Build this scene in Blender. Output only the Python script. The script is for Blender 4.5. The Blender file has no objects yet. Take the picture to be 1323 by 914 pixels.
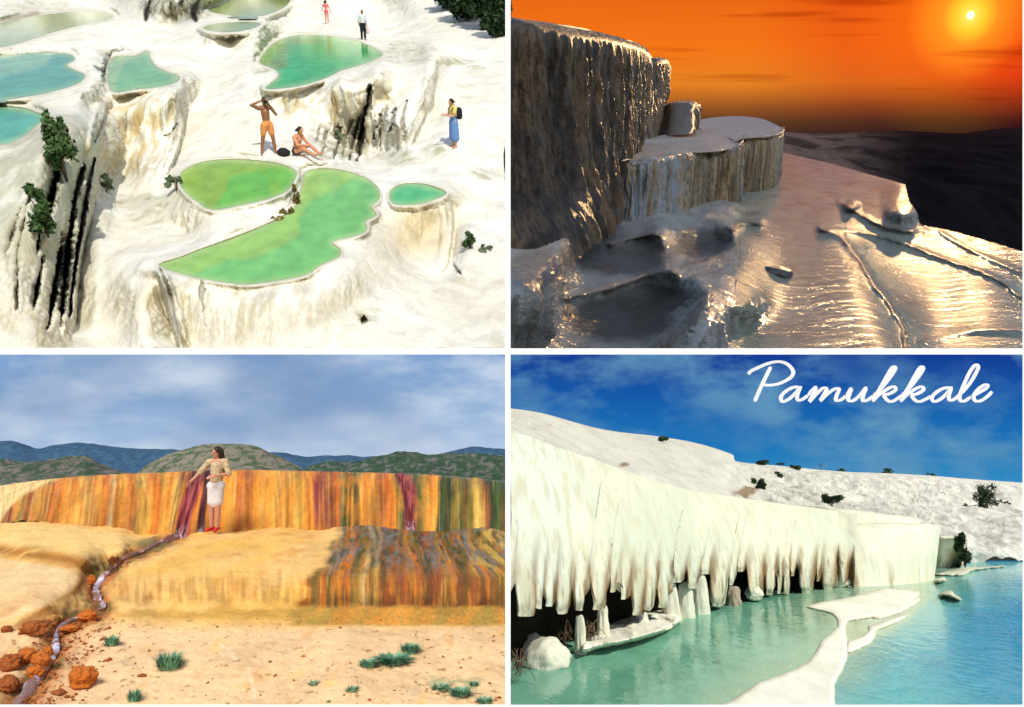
import bpy, bmesh, math, random
import numpy as np
from mathutils import Matrix, Vector

random.seed(7)
rng = np.random.default_rng(11)
S = bpy.context.scene
F = 1000.0            # focal length in photo pixels (photo 1323 x 914)
CX, CY = 661.5, 457.0
R = math.radians

# ------------------------------------------------------------------ scene, camera, world
cam_d = bpy.data.cameras.new('camera')
cam = bpy.data.objects.new('camera', cam_d)
S.collection.objects.link(cam)
cam_d.sensor_width = 36.0
cam_d.lens = 36.0 * F / 1323.0
cam_d.clip_start = 0.1
cam_d.clip_end = 5000
cam.rotation_euler = (R(90), 0, 0)
S.camera = cam
S.view_settings.view_transform = 'Standard'
S.view_settings.look = 'None'
S.view_settings.exposure = 0.0
S.view_settings.gamma = 1.0
S.view_settings.use_curve_mapping = False
S.render.engine = 'CYCLES'
try:
    S.cycles.use_denoising = True
    S.cycles.denoiser = 'OPENIMAGEDENOISE'
    S.cycles.max_bounces = 6
    S.cycles.caustics_reflective = False
    S.cycles.caustics_refractive = False
except Exception:
    pass
W = bpy.data.worlds.new('World')
S.world = W
W.use_nodes = True
wn = W.node_tree
sky = wn.nodes.new('ShaderNodeTexSky')
sky.sky_type = 'NISHITA'
sky.sun_disc = False
sky.sun_elevation = R(42)
sky.sun_rotation = R(160)
wn.links.new(sky.outputs['Color'], wn.nodes['Background'].inputs['Color'])
wn.nodes['Background'].inputs['Strength'].default_value = 0.15


def lin(r, g=None, b=None):
    if g is None:
        r, g, b = r
    f = lambda c: (c / 12.92) if c <= 0.04045 else ((c + 0.055) / 1.055) ** 2.4
    return (f(r / 255.0), f(g / 255.0), f(b / 255.0))


# ------------------------------------------------------------------ the four places
class Place:
    """One of the four places: its own ground frame (x right, y away, z up, eye at 0) and collection."""
    def __init__(self, name, horizon):
        self.a = math.atan((CY - horizon) / F)
        self.M = Matrix.Rotation(self.a, 4, 'X')
        self.col = bpy.data.collections.new(name)
        S.collection.children.link(self.col)

    def dirs(self, px, py):
        px = np.asarray(px, float); py = np.asarray(py, float)
        wx = (px - CX) / F; wz = -(py - CY) / F
        c, s = math.cos(-self.a), math.sin(-self.a)
        ly = c * 1.0 - s * wz
        lz = s * 1.0 + c * wz
        return wx / ly, lz / ly

    def pt(self, px, py, D):
        lx, lz = self.dirs(px, py)
        D = np.asarray(D, float)
        return np.stack([lx * D, D * np.ones_like(lx), lz * D], -1)

    def dz(self, px, py, z):
        return z / self.dirs(px, py)[1]

    def on(self, px, py, z):
        return self.pt(px, py, self.dz(px, py, z))

    def scale(self, px, py, D):
        """metres per photo pixel at that point"""
        p = self.M @ Vector(tuple(float(v) for v in self.pt(px, py, D)))
        return p.y / F


HILL = Place('terraces by day', -40)
DUSK = Place('terraces at sunset', 125)
RED = Place('red springs', 605)
BLUE = Place('white cliffs over blue pool', 640)


# ------------------------------------------------------------------ noise
_perm = rng.permutation(256)
_perm = np.concatenate([_perm, _perm, _perm])
_grad = rng.normal(size=(256, 3))
_grad /= np.linalg.norm(_grad, axis=1)[:, None]


def perlin(p):
    p = np.asarray(p, float)
    i = np.floor(p).astype(int)
    f = p - i
    u = f * f * f * (f * (f * 6 - 15) + 10)
    i &= 255
    out = 0
    for dx in (0, 1):
        for dy in (0, 1):
            for dz in (0, 1):
                h = _perm[_perm[_perm[(i[..., 0] + dx) & 255] + ((i[..., 1] + dy) & 255)] + ((i[..., 2] + dz) & 255)]
                g = _grad[h]
                d = g[..., 0] * (f[..., 0] - dx) + g[..., 1] * (f[..., 1] - dy) + g[..., 2] * (f[..., 2] - dz)
                w = (u[..., 0] if dx else 1 - u[..., 0]) * (u[..., 1] if dy else 1 - u[..., 1]) * (u[..., 2] if dz else 1 - u[..., 2])
                out = out + w * d
    return out * 1.6


def fbm(p, sc=(1, 1, 1), oct=4, off=0.0):
    p = np.asarray(p, float) * np.asarray(sc, float) + off
    a, t, r = 1.0, 0.0, 0.0
    for k in range(oct):
        r = r + a * perlin(p + 17.3 * k)
        t += a
        p = p * 2.03
        a *= 0.5
    return r / t


def sstep(a, b, x):
    t = np.clip((x - a) / (b - a), 0, 1)
    return t * t * (3 - 2 * t)


def seg_dist(px, py, pts, closed=False):
    d = np.full(px.shape, 1e9)
    n = len(pts)
    for k in range(n if closed else n - 1):
        x0, y0 = pts[k]; x1, y1 = pts[(k + 1) % n]
        vx, vy = x1 - x0, y1 - y0
        t = np.clip(((px - x0) * vx + (py - y0) * vy) / (vx * vx + vy * vy + 1e-9), 0, 1)
        d = np.minimum(d, np.hypot(px - x0 - t * vx, py - y0 - t * vy))
    return d


def inside(px, py, poly):
    r = np.zeros(px.shape, bool)
    n = len(poly)
    for k in range(n):
        x0, y0 = poly[k]; x1, y1 = poly[(k + 1) % n]
        if y0 == y1:
            continue
        c = ((y0 > py) != (y1 > py)) & (px < (x1 - x0) * (py - y0) / (y1 - y0) + x0)
        r ^= c
    return r


def seg_near(px, py, pts):
    """distance to a line and how far along it (0..1) the nearest point lies"""
    d = np.full(px.shape, 1e9); tt = np.zeros(px.shape)
    L = [math.dist(pts[k], pts[k + 1]) for k in range(len(pts) - 1)]
    T = sum(L); acc = 0.0
    for k in range(len(pts) - 1):
        x0, y0 = pts[k]; x1, y1 = pts[k + 1]
        vx, vy = x1 - x0, y1 - y0
        t = np.clip(((px - x0) * vx + (py - y0) * vy) / (vx * vx + vy * vy + 1e-9), 0, 1)
        dk_ = np.hypot(px - x0 - t * vx, py - y0 - t * vy)
        m = dk_ < d
        d = np.where(m, dk_, d); tt = np.where(m, (acc + t * L[k]) / T, tt)
        acc += L[k]
    return d, tt


def sdist(px, py, poly):
    d = seg_dist(px, py, poly, True)
    return np.where(inside(px, py, poly), -d, d)


def smooth_poly(poly, n=4, closed=True):
    """Catmull-Rom through the points"""
    out = []
    m = len(poly)
    for k in range(m if closed else m - 1):
        g = (lambda i: np.array(poly[i % m], float)) if closed else (lambda i: np.array(poly[min(max(i, 0), m - 1)], float))
        p0, p1, p2, p3 = g(k - 1), g(k), g(k + 1), g(k + 2)
        for q in range(n):
            t = q / n
            out.append(tuple(0.5 * (2 * p1 + (p2 - p0) * t + (2 * p0 - 5 * p1 + 4 * p2 - p3) * t * t + (3 * p1 - p0 - 3 * p2 + p3) * t ** 3)))
    if not closed:
        out.append(tuple(float(v) for v in poly[-1]))
    return out


def tps(ctrl):
    """thin plate spline through (px, py, value)"""
    c = np.array(ctrl, float)
    x = c[:, :2] / 100.0
    n = len(c)
    r2 = ((x[:, None] - x[None]) ** 2).sum(-1)
    K = 0.5 * r2 * np.log(r2 + 1e-12) + np.eye(n) * 2e-4
    A = np.zeros((n + 3, n + 3))
    A[:n, :n] = K
    A[:n, n] = 1; A[:n, n + 1:] = x
    A[n, :n] = 1; A[n + 1:, :n] = x.T
    sol = np.linalg.solve(A, np.concatenate([c[:, 2], np.zeros(3)]))

    def f(px, py):
        q = np.stack([np.asarray(px, float), np.asarray(py, float)], -1) / 100.0
        sh = q.shape[:-1]
        q = q.reshape(-1, 2)
        o = np.empty(len(q))
        for s in range(0, len(q), 20000):
            z = q[s:s + 20000]
            r2 = ((z[:, None] - x[None]) ** 2).sum(-1)
            o[s:s + 20000] = (0.5 * r2 * np.log(r2 + 1e-12)) @ sol[:n] + sol[n] + z @ sol[n + 1:]
        return o.reshape(sh)
    return f


# ------------------------------------------------------------------ objects
def tag(o, label=None, cat=None, group=None, kind=None):
    if label: o['label'] = label
    if cat: o['category'] = cat
    if group: o['group'] = group
    if kind: o['kind'] = kind
    return o


def link(place, o):
    (place.col if place else S.collection).objects.link(o)
    return o


def mesh_obj(place, name, verts, faces, mat, parent=None, col=None, smooth=True, loc=None, rz=0.0):
    me = bpy.data.meshes.new(name)
    me.from_pydata([tuple(v) for v in verts], [], [tuple(f) for f in faces])
    if col is not None:
        a = me.color_attributes.new('Col', 'FLOAT_COLOR', 'POINT')
        cc = np.ones((len(verts), 4), np.float32)
        cc[:, :3] = np.clip(col, 0, 1)
        a.data.foreach_set('color', cc.ravel())
    if smooth:
        me.shade_smooth()
    for m in (mat if isinstance(mat, (list, tuple)) else [mat]):
        me.materials.append(m)
    o = bpy.data.objects.new(name, me)
    link(place, o)
    if parent is not None:
        o.parent = parent
    elif place is not None:
        o.matrix_world = place.M @ Matrix.Translation(loc if loc is not None else (0, 0, 0)) @ Matrix.Rotation(rz, 4, 'Z')
    elif loc is not None:
        o.location = loc
    return o


def empty(place, name, loc, rz=0.0):
    o = bpy.data.objects.new(name, None)
    o.empty_display_size = 0.2
    link(place, o)
    o.matrix_world = place.M @ Matrix.Translation(tuple(float(v) for v in loc)) @ Matrix.Rotation(rz, 4, 'Z')
    return o


def grid_faces(nr, nc, keep=None):
    i = np.arange((nr - 1) * (nc - 1))
    r, c = i // (nc - 1), i % (nc - 1)
    a = r * nc + c
    f = np.stack([a, a + nc, a + nc + 1, a + 1], -1)   # rows run down the picture: seen from the eye the face looks at it
    if keep is not None:
        k = keep.ravel()
        f = f[k[f].all(1)]
    return f


def grid_mesh(place, name, P, mat, col=None, keep=None, kind='structure', flip=False):
    nr, nc = P.shape[:2]
    f = grid_faces(nr, nc, keep)
    v = P.reshape(-1, 3)
    cc = None if col is None else np.asarray(col).reshape(-1, 3)
    if keep is not None:
        used = np.unique(f)
        mp = np.full(len(v), -1); mp[used] = np.arange(len(used))
        v = v[used]; f = mp[f]
        if cc is not None: cc = cc[used]
    if flip:
        f = f[:, ::-1]
    o = mesh_obj(place, name, v.tolist(), f.tolist(), mat, col=cc)
    if kind:
        o['kind'] = kind
    return o


def grid_normals(P):
    du = np.gradient(P, axis=1); dv = np.gradient(P, axis=0)
    n = np.cross(dv, du)
    n /= np.linalg.norm(n, axis=-1, keepdims=True) + 1e-9
    return n * np.where((n * P).sum(-1, keepdims=True) > 0, -1, 1)


def catmull(a, sub, axis=0):
    a = np.moveaxis(np.asarray(a, float), axis, 0)
    n = len(a)
    out = []
    for k in range(n - 1):
        p0, p1, p2, p3 = a[max(k - 1, 0)], a[k], a[k + 1], a[min(k + 2, n - 1)]
        for q in range(sub):
            t = q / sub
            out.append(0.5 * (2 * p1 + (p2 - p0) * t + (2 * p0 - 5 * p1 + 4 * p2 - p3) * t * t + (3 * p1 - p0 - 3 * p2 + p3) * t ** 3))
    out.append(a[-1])
    return np.moveaxis(np.array(out), 0, axis)


def net(place, ctrl, su, sv):
    """smooth surface through a net of (px, py, D); returns points and their px, py"""
    a = catmull(catmull(np.array(ctrl, float), sv, 0), su, 1)
    return place.pt(a[..., 0], a[..., 1], a[..., 2]), a[..., 0], a[..., 1]


def mixc(a, b, t):
    t = np.asarray(t)[..., None]
    return np.asarray(a) * (1 - t) + np.asarray(b) * t


def blob(px, py, cx, cy, rx, ry, soft=0.35):
    d = np.hypot((px - cx) / rx, (py - cy) / ry)
    return 1 - sstep(1 - soft, 1 + soft, d)


# ------------------------------------------------------------------ materials
def newmat(name):
    m = bpy.data.materials.new(name)
    m.use_nodes = True
    nt = m.node_tree
    return m, nt, nt.nodes['Principled BSDF']


def _noise(nt, vec, scale, detail=4, rough=0.6, sc=None):
    n = nt.nodes.new('ShaderNodeTexNoise')
    n.inputs['Scale'].default_value = scale
    n.inputs['Detail'].default_value = detail
    n.inputs['Roughness'].default_value = rough
    if sc is not None:
        mp = nt.nodes.new('ShaderNodeMapping')
        mp.inputs['Scale'].default_value = sc
        nt.links.new(vec, mp.inputs['Vector'])
        vec = mp.outputs['Vector']
    nt.links.new(vec, n.inputs['Vector'])
    return n.outputs['Fac']


def _ramp(nt, fac, stops):
    r = nt.nodes.new('ShaderNodeValToRGB')
    e = r.color_ramp.elements
    while len(e) < len(stops):
        e.new(0.5)
    for k, (p, c) in enumerate(stops):
        e[k].position = p
        e[k].color = (*c, 1) if len(c) == 3 else c
    nt.links.new(fac, r.inputs['Fac'])
    return r.outputs['Color']


def _mul(nt, a, b, fac=1.0, mode='MULTIPLY'):
    m = nt.nodes.new('ShaderNodeMix')
    m.data_type = 'RGBA'
    m.blend_type = mode
    if isinstance(fac, float):
        m.inputs[0].default_value = fac
    else:
        nt.links.new(fac, m.inputs[0])
    for s, v in ((6, a), (7, b)):
        if isinstance(v, tuple):
            m.inputs[s].default_value = (*v, 1)
        else:
            nt.links.new(v, m.inputs[s])
    return m.outputs[2]


def terrain_mat(name, rough=0.8, spec=0.3, var=0.35, scale=2.0, sc=(1, 1, 1), fine=14.0, fine_sc=None,
                bump=0.4, bdist=0.03, color=None, coat=0.0, dark=(0.35, 0.32, 0.28)):
    """mineral surface: its own colour map varied by noise, a fine grain and a bump"""
    m, nt, b = newmat(name)
    tc = nt.nodes.new('ShaderNodeTexCoord').outputs['Object']
    if color is None:
        at = nt.nodes.new('ShaderNodeAttribute'); at.attribute_name = 'Col'
        c = at.outputs['Color']
    else:
        rg = nt.nodes.new('ShaderNodeRGB'); rg.outputs[0].default_value = (*color, 1)
        c = rg.outputs[0]
    n1 = _noise(nt, tc, scale, 6, 0.65, sc)
    c = _mul(nt, c, _ramp(nt, n1, [(0.32, tuple(1 - var * (1 - d) for d in dark)), (0.52, (1, 1, 1)), (0.75, (1.06, 1.05, 1.03))]))
    n2 = _noise(nt, tc, fine, 5, 0.7, fine_sc or sc)
    c = _mul(nt, c, _ramp(nt, n2, [(0.3, tuple(1 - 0.6 * var * (1 - d) for d in dark)), (0.55, (1, 1, 1))]))
    nt.links.new(c, b.inputs['Base Color'])
    b.inputs['Roughness'].default_value = rough
    b.inputs['Specular IOR Level'].default_value = spec
    b.inputs['Coat Weight'].default_value = coat
    b.inputs['Coat Roughness'].default_value = 0.2
    bp = nt.nodes.new('ShaderNodeBump')
    bp.inputs['Strength'].default_value = bump
    bp.inputs['Distance'].default_value = bdist
    ad = nt.nodes.new('ShaderNodeMath'); ad.operation = 'MULTIPLY_ADD'
    ad.inputs[1].default_value = 0.6
    nt.links.new(n1, ad.inputs[0]); nt.links.new(n2, ad.inputs[2])
    nt.links.new(ad.outputs[0], bp.inputs['Height'])
    nt.links.new(bp.outputs[0], b.inputs['Normal'])
    return m


def water_mat(name, rough=0.08, ior=1.33, bump=0.15, scale=6.0, sc=(1, 1, 1), var=0.12, bdist=0.02):
    m, nt, b = newmat(name)
    tc = nt.nodes.new('ShaderNodeTexCoord').outputs['Object']
    at = nt.nodes.new('ShaderNodeAttribute'); at.attribute_name = 'Col'
    n = _noise(nt, tc, scale * 0.3, 4, 0.6, sc)
    c = _mul(nt, at.outputs['Color'], _ramp(nt, n, [(0.3, (1 - var,) * 3), (0.7, (1 + var * 0.5,) * 3)]))
    nt.links.new(c, b.inputs['Base Color'])
    b.inputs['Roughness'].default_value = rough
    b.inputs['IOR'].default_value = ior
    bp = nt.nodes.new('ShaderNodeBump')
    bp.inputs['Strength'].default_value = bump
    bp.inputs['Distance'].default_value = bdist
    nt.links.new(_noise(nt, tc, scale, 3, 0.55, sc), bp.inputs['Height'])
    nt.links.new(bp.outputs[0], b.inputs['Normal'])
    return m


def plain_mat(name, color, rough=0.7, var=0.25, scale=12.0, spec=0.3, bump=0.0, sss=0.0):
    m, nt, b = newmat(name)
    tc = nt.nodes.new('ShaderNodeTexCoord').outputs['Object']
    n = _noise(nt, tc, scale, 4, 0.6)
    lo = tuple(max(0, c * (1 - var)) for c in color); hi = tuple(min(1, c * (1 + var * 0.6)) for c in color)
    nt.links.new(_ramp(nt, n, [(0.3, lo), (0.7, hi)]), b.inputs['Base Color'])
    b.inputs['Roughness'].default_value = rough
    b.inputs['Specular IOR Level'].default_value = spec
    if bump:
        bp = nt.nodes.new('ShaderNodeBump'); bp.inputs['Strength'].default_value = bump
        bp.inputs['Distance'].default_value = 0.02
        nt.links.new(n, bp.inputs['Height']); nt.links.new(bp.outputs[0], b.inputs['Normal'])
    return m


def leaf_mat(name, c1, c2, scale=1.5):
    m, nt, b = newmat(name)
    tc = nt.nodes.new('ShaderNodeTexCoord').outputs['Object']
    n = _noise(nt, tc, scale, 3, 0.6)
    nt.links.new(_ramp(nt, n, [(0.35, c1), (0.65, c2)]), b.inputs['Base Color'])
    b.inputs['Roughness'].default_value = 0.6
    b.inputs['Specular IOR Level'].default_value = 0.25
    return m


def sun_lamp(place, az, el, strength, color, angle, extra=None):
    """the sun of one place: az 0 = from behind the viewer, + = from the right; it lights that place"""
    l = bpy.data.lights.new('sun', 'SUN')
    l.energy = strength; l.color = color; l.angle = R(angle)
    o = bpy.data.objects.new('sun', l)
    S.collection.objects.link(o)
    d = Vector((math.sin(R(az)) * math.cos(R(el)), -math.cos(R(az)) * math.cos(R(el)), math.sin(R(el))))
    d = (place.M.to_3x3() @ d).normalized()
    o.rotation_euler = d.to_track_quat('Z', 'Y').to_euler()
    o.location = d * 40
    o.light_linking.receiver_collection = extra or place.col
    o.light_linking.blocker_collection = place.col
    return o


# ------------------------------------------------------------------ plants
def leaf_cloud(center, radii, n, size, hollow=0.35, flat=0.0, seed=0, clumps=None):
    """many small leaf faces through a lumpy volume"""
    r = np.random.default_rng(seed)
    if clumps is None:
        clumps = max(5, n // 90)
    cc = r.normal(size=(clumps, 3)); cc /= np.linalg.norm(cc, axis=1)[:, None]
    cc *= r.uniform(hollow, 0.85, (clumps, 1)) * np.array(radii)
    verts, faces = [], []
    per = n // clumps
    for c in cc:
        rad = np.array(radii) * r.uniform(0.2, 0.45)
        for _ in range(per):
            d = r.normal(size=3); d /= np.linalg.norm(d)
            p = np.array(center) + c + d * rad * r.uniform(0.4, 1.1)
            a = r.normal(size=3); a /= np.linalg.norm(a)
            b = np.cross(a, d + 0.3 * r.normal(size=3)); b /= np.linalg.norm(b) + 1e-6
            s = size * r.uniform(0.6, 1.4)
            k = len(verts)
            verts += [tuple(p - a * s), tuple(p + b * s * 0.5), tuple(p + a * s), tuple(p - b * s * 0.5)]
            faces.append((k, k + 1, k + 2, k + 3))
    return verts, faces


def tube(path, radii, sides=7):
    verts, faces = [], []
    n = len(path)
    for k in range(n):
        p = Vector(path[k])
        t = (Vector(path[min(k + 1, n - 1)]) - Vector(path[max(k - 1, 0)]))
        t = t.normalized() if t.length > 1e-9 else Vector((0, 0, 1))
        u = t.orthogonal().normalized() if abs(t.z) > 0.95 else t.cross(Vector((0, 0, 1))).normalized()
        v = t.cross(u)
        for j in range(sides):
            a = 2 * math.pi * j / sides
            verts.append(tuple(p + (u * math.cos(a) + v * math.sin(a)) * radii[k]))
    for k in range(n - 1):
        for j in range(sides):
            a, b = k * sides + j, k * sides + (j + 1) % sides
            faces.append((a, b, b + sides, a + sides))
    faces.append(tuple(range(sides))[::-1])
    faces.append(tuple((n - 1) * sides + j for j in range(sides)))
    return verts, faces


def merge(parts):
    v, f = [], []
    for pv, pf in parts:
        k = len(v)
        v += list(pv)
        f += [tuple(i + k for i in q) for q in pf]
    return v, f


def bush(place, name, px, py, D, w, h, n, leaf, mat, wood, label, cat, group=None, seed=0, deep=None, up=0.5, stems=4):
    """shrub whose foot is at (px,py); w,h in photo pixels"""
    m = place.scale(px, py, D)
    w, h = w * m, h * m
    base = place.pt(px, py, D)
    e = empty(place, name, base)
    v, f = leaf_cloud((0, 0, h * up), (w * 0.5, (deep or w) * 0.5, h * 0.5), n, leaf, seed=seed)
    mesh_obj(place, 'foliage', v, f, mat, parent=e, smooth=False)
    r = random.Random(seed)
    parts = []
    for k in range(stems):
        tip = (r.uniform(-.3, .3) * w, r.uniform(-.3, .3) * w, h * r.uniform(.5, .85))
        mid = (tip[0] * .35 + r.uniform(-.05, .05) * w, tip[1] * .35, tip[2] * .5)
        t = max(0.006, h * 0.022)
        parts.append(tube([(0, 0, -0.05), mid, tip], [t, t * .7, t * .3], 5))
    v, f = merge(parts)
    mesh_obj(place, 'stem', v, f, wood, parent=e)
    tag(e, label, cat, group)
    return e


def tuft(place, px, py, D, w, h, n, mat, label, group=None, seed=0, name='grass_tuft'):
    """grass tuft of curved blades"""
    m = place.scale(px, py, D)
    w, h = w * m, h * m
    r = random.Random(seed)
    verts, faces = [], []
    for _ in range(n):
        a = r.uniform(0, 2 * math.pi); q = math.sqrt(r.random()) * 0.5
        bx, by = math.cos(a) * q * w * .6, math.sin(a) * q * w * .6
        L = h * r.uniform(.25, 1.15); lean = r.uniform(.05, 1.0) * w * .42
        a2 = a + r.uniform(-.6, .6)
        dx, dy = math.cos(a2), math.sin(a2)
        t = 0.007 * (w / .5 + .4)
        nx, ny = -dy * t, dx * t
        k = len(verts)
        verts += [(bx - nx, by - ny, 0), (bx + nx, by + ny, 0),
                  (bx + dx * lean * .4 + nx, by + dy * lean * .4 + ny, L * .65), (bx + dx * lean * .4 - nx, by + dy * lean * .4 - ny, L * .65),
                  (bx + dx * lean, by + dy * lean, L)]
        faces += [(k, k + 1, k + 2, k + 3), (k + 3, k + 2, k + 4)]
    o = mesh_obj(place, name, verts, faces, mat, smooth=False, loc=tuple(float(v) for v in place.pt(px, py, D)))
    tag(o, label, 'grass tuft', group)
    return o


def lump(place, name, loc, radii, mat, seed=0, rough=0.25, freq=1.6, sub=4, rz=0.0, col=None, squash=None, facet=0.0, taper=0.0, flute=0.0, column=False):
    """irregular rock-like body"""
    bm = bmesh.new()
    bmesh.ops.create_icosphere(bm, subdivisions=sub, radius=1.0)
    P = np.array([v.co[:] for v in bm.verts])
    fcs = [[v.index for v in f.verts] for f in bm.faces]
    bm.free()
    d = 1 + rough * fbm(P, (freq,) * 3, 4, off=seed * 7.7)
    if facet:
        r = np.random.default_rng(seed)
        for _ in range(14):
            nrm = r.normal(size=3); nrm /= np.linalg.norm(nrm)
            h = r.uniform(.62, .85)
            dd = (P * d[:, None]) @ nrm
            over = np.maximum(dd - h, 0)
            Q = P * d[:, None] - over[:, None] * nrm * facet
            d = np.linalg.norm(Q, axis=1)
            P = Q / d[:, None]
    if column:
        P[:, :2] *= (np.clip(1 - P[:, 2] ** 4, 0, 1) ** .3 / np.sqrt(np.clip(1 - P[:, 2] ** 2, .02, 1)))[:, None]
    P = P * d[:, None]
    if flute:
        an = np.arctan2(P[:, 1], P[:, 0])
        k_ = 1 + flute * fbm(np.stack([np.cos(an) * 2.5, np.sin(an) * 2.5, P[:, 2] * .5], -1), (1, 1, 1), 3, seed * 3.3)
        P[:, :2] *= k_[:, None]
    if taper:
        P[:, :2] *= (1 - taper * P[:, 2])[:, None]
    if squash is not None:
        P[:, 2] = np.maximum(P[:, 2], squash)
    P = P * np.array(radii)
    return mesh_obj(place, name, P.tolist(), fcs, mat, loc=tuple(float(v) for v in loc), rz=rz)
# ------------------------------------------------------------------ people
def capsule(p0, r0, p1, r1, n=12, rings=4, flat=1.0):
    """tapered capsule as a closed point cloud surface"""
    p0, p1 = Vector(p0), Vector(p1)
    t = (p1 - p0)
    L = t.length
    t = t.normalized() if L > 1e-6 else Vector((0, 0, 1))
    u = t.orthogonal().normalized(); v = t.cross(u)
    prof = []
    for k in range(rings + 1):
        a = math.pi / 2 * (1 - k / rings)
        prof.append((-math.sin(a) * r0, math.cos(a) * r0))
    for k in range(rings + 1):
        a = math.pi / 2 * k / rings
        prof.append((L + math.sin(a) * r1, math.cos(a) * r1))
    verts, faces = [], []
    for h, r in prof:
        for j in range(n):
            a = 2 * math.pi * j / n
            verts.append(tuple(p0 + t * h + (u * math.cos(a) + v * math.sin(a)) * max(r, 1e-4)))
    for k in range(len(prof) - 1):
        for j in range(n):
            a, b = k * n + j, k * n + (j + 1) % n
            faces.append((a, b, b + n, a + n))
    faces.append(tuple(range(n))[::-1]); faces.append(tuple((len(prof) - 1) * n + j for j in range(n)))
    return verts, faces


def ellipsoid(c, r, rot=None, n=16):
    bm = bmesh.new()
    bmesh.ops.create_uvsphere(bm, u_segments=n, v_segments=n // 2 + 2, radius=1)
    M = Matrix.Translation(Vector(c)) @ (rot if rot is not None else Matrix.Identity(4)) @ Matrix.Diagonal((*r, 1))
    bm.transform(M)
    v = [tuple(q.co) for q in bm.verts]; f = [tuple(q.index for q in p.verts) for p in bm.faces]
    bm.free()
    return v, f


def fuse(parts, voxel, smooth=4):
    """one continuous surface out of overlapping volumes"""
    v, f = merge(parts)
    me = bpy.data.meshes.new('tmp'); me.from_pydata(v, [], f)
    o = bpy.data.objects.new('tmp', me); S.collection.objects.link(o)
    md = o.modifiers.new('r', 'REMESH'); md.mode = 'VOXEL'; md.voxel_size = voxel
    if smooth:
        ms = o.modifiers.new('s', 'SMOOTH'); ms.factor = 0.5; ms.iterations = smooth
    dg = bpy.context.evaluated_depsgraph_get()
    out = bpy.data.meshes.new_from_object(o.evaluated_get(dg))
    bpy.data.objects.remove(o)
    out.shade_smooth()
    return out


def hand_parts(wrist, tip_dir, palm_n, side):
    """palm, four unequal curled fingers and a thumb"""
    w = Vector(wrist); t = Vector(tip_dir).normalized(); n = Vector(palm_n)
    n = (n - t * n.dot(t)).normalized()
    s = t.cross(n) * side
    parts = []
    for k in range(4):
        parts.append(capsule(w + s * (-.022 + .015 * k) * .7, .016, w + t * .085 + s * (-.028 + .019 * k), .013, 8, 3))
    for k, L in enumerate((.062, .075, .07, .055)):
        b = w + t * .085 + s * (-.028 + .019 * k)
        m = b + t * L * .5 + n * L * .15
        parts.append(capsule(b, .0105, m, .010, 8, 3))
        parts.append(capsule(m, .010, m + t * L * .4 + n * L * .35, .008, 8, 3))
    b = w + t * .03 - s * .03
    parts.append(capsule(b, .012, b + t * .035 - s * .025 + n * .01, .0105, 8, 3))
    parts.append(capsule(b + t * .035 - s * .025 + n * .01, .0105, b + t * .062 - s * .03 + n * .02, .009, 8, 3))
    return parts


STAND = dict(pelvis=(0, 0, .96), waist=(0, 0, 1.10), chest=(0, 0, 1.30), neck=(0, .01, 1.46), head=(0, -.015, 1.61),
             shl=(.175, 0, 1.41), shr=(-.175, 0, 1.41), ell=(.225, .03, 1.13), elr=(-.225, .03, 1.13),
             wrl=(.235, -.06, .89), wrr=(-.235, -.06, .89),
             hil=(.09, 0, .92), hir=(-.09, 0, .92), knl=(.1, -.02, .50), knr=(-.1, -.02, .50),
             anl=(.105, .02, .085), anr=(-.105, .02, .085), tol=(.12, -.13, .03), tor=(-.12, -.13, .03))


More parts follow.
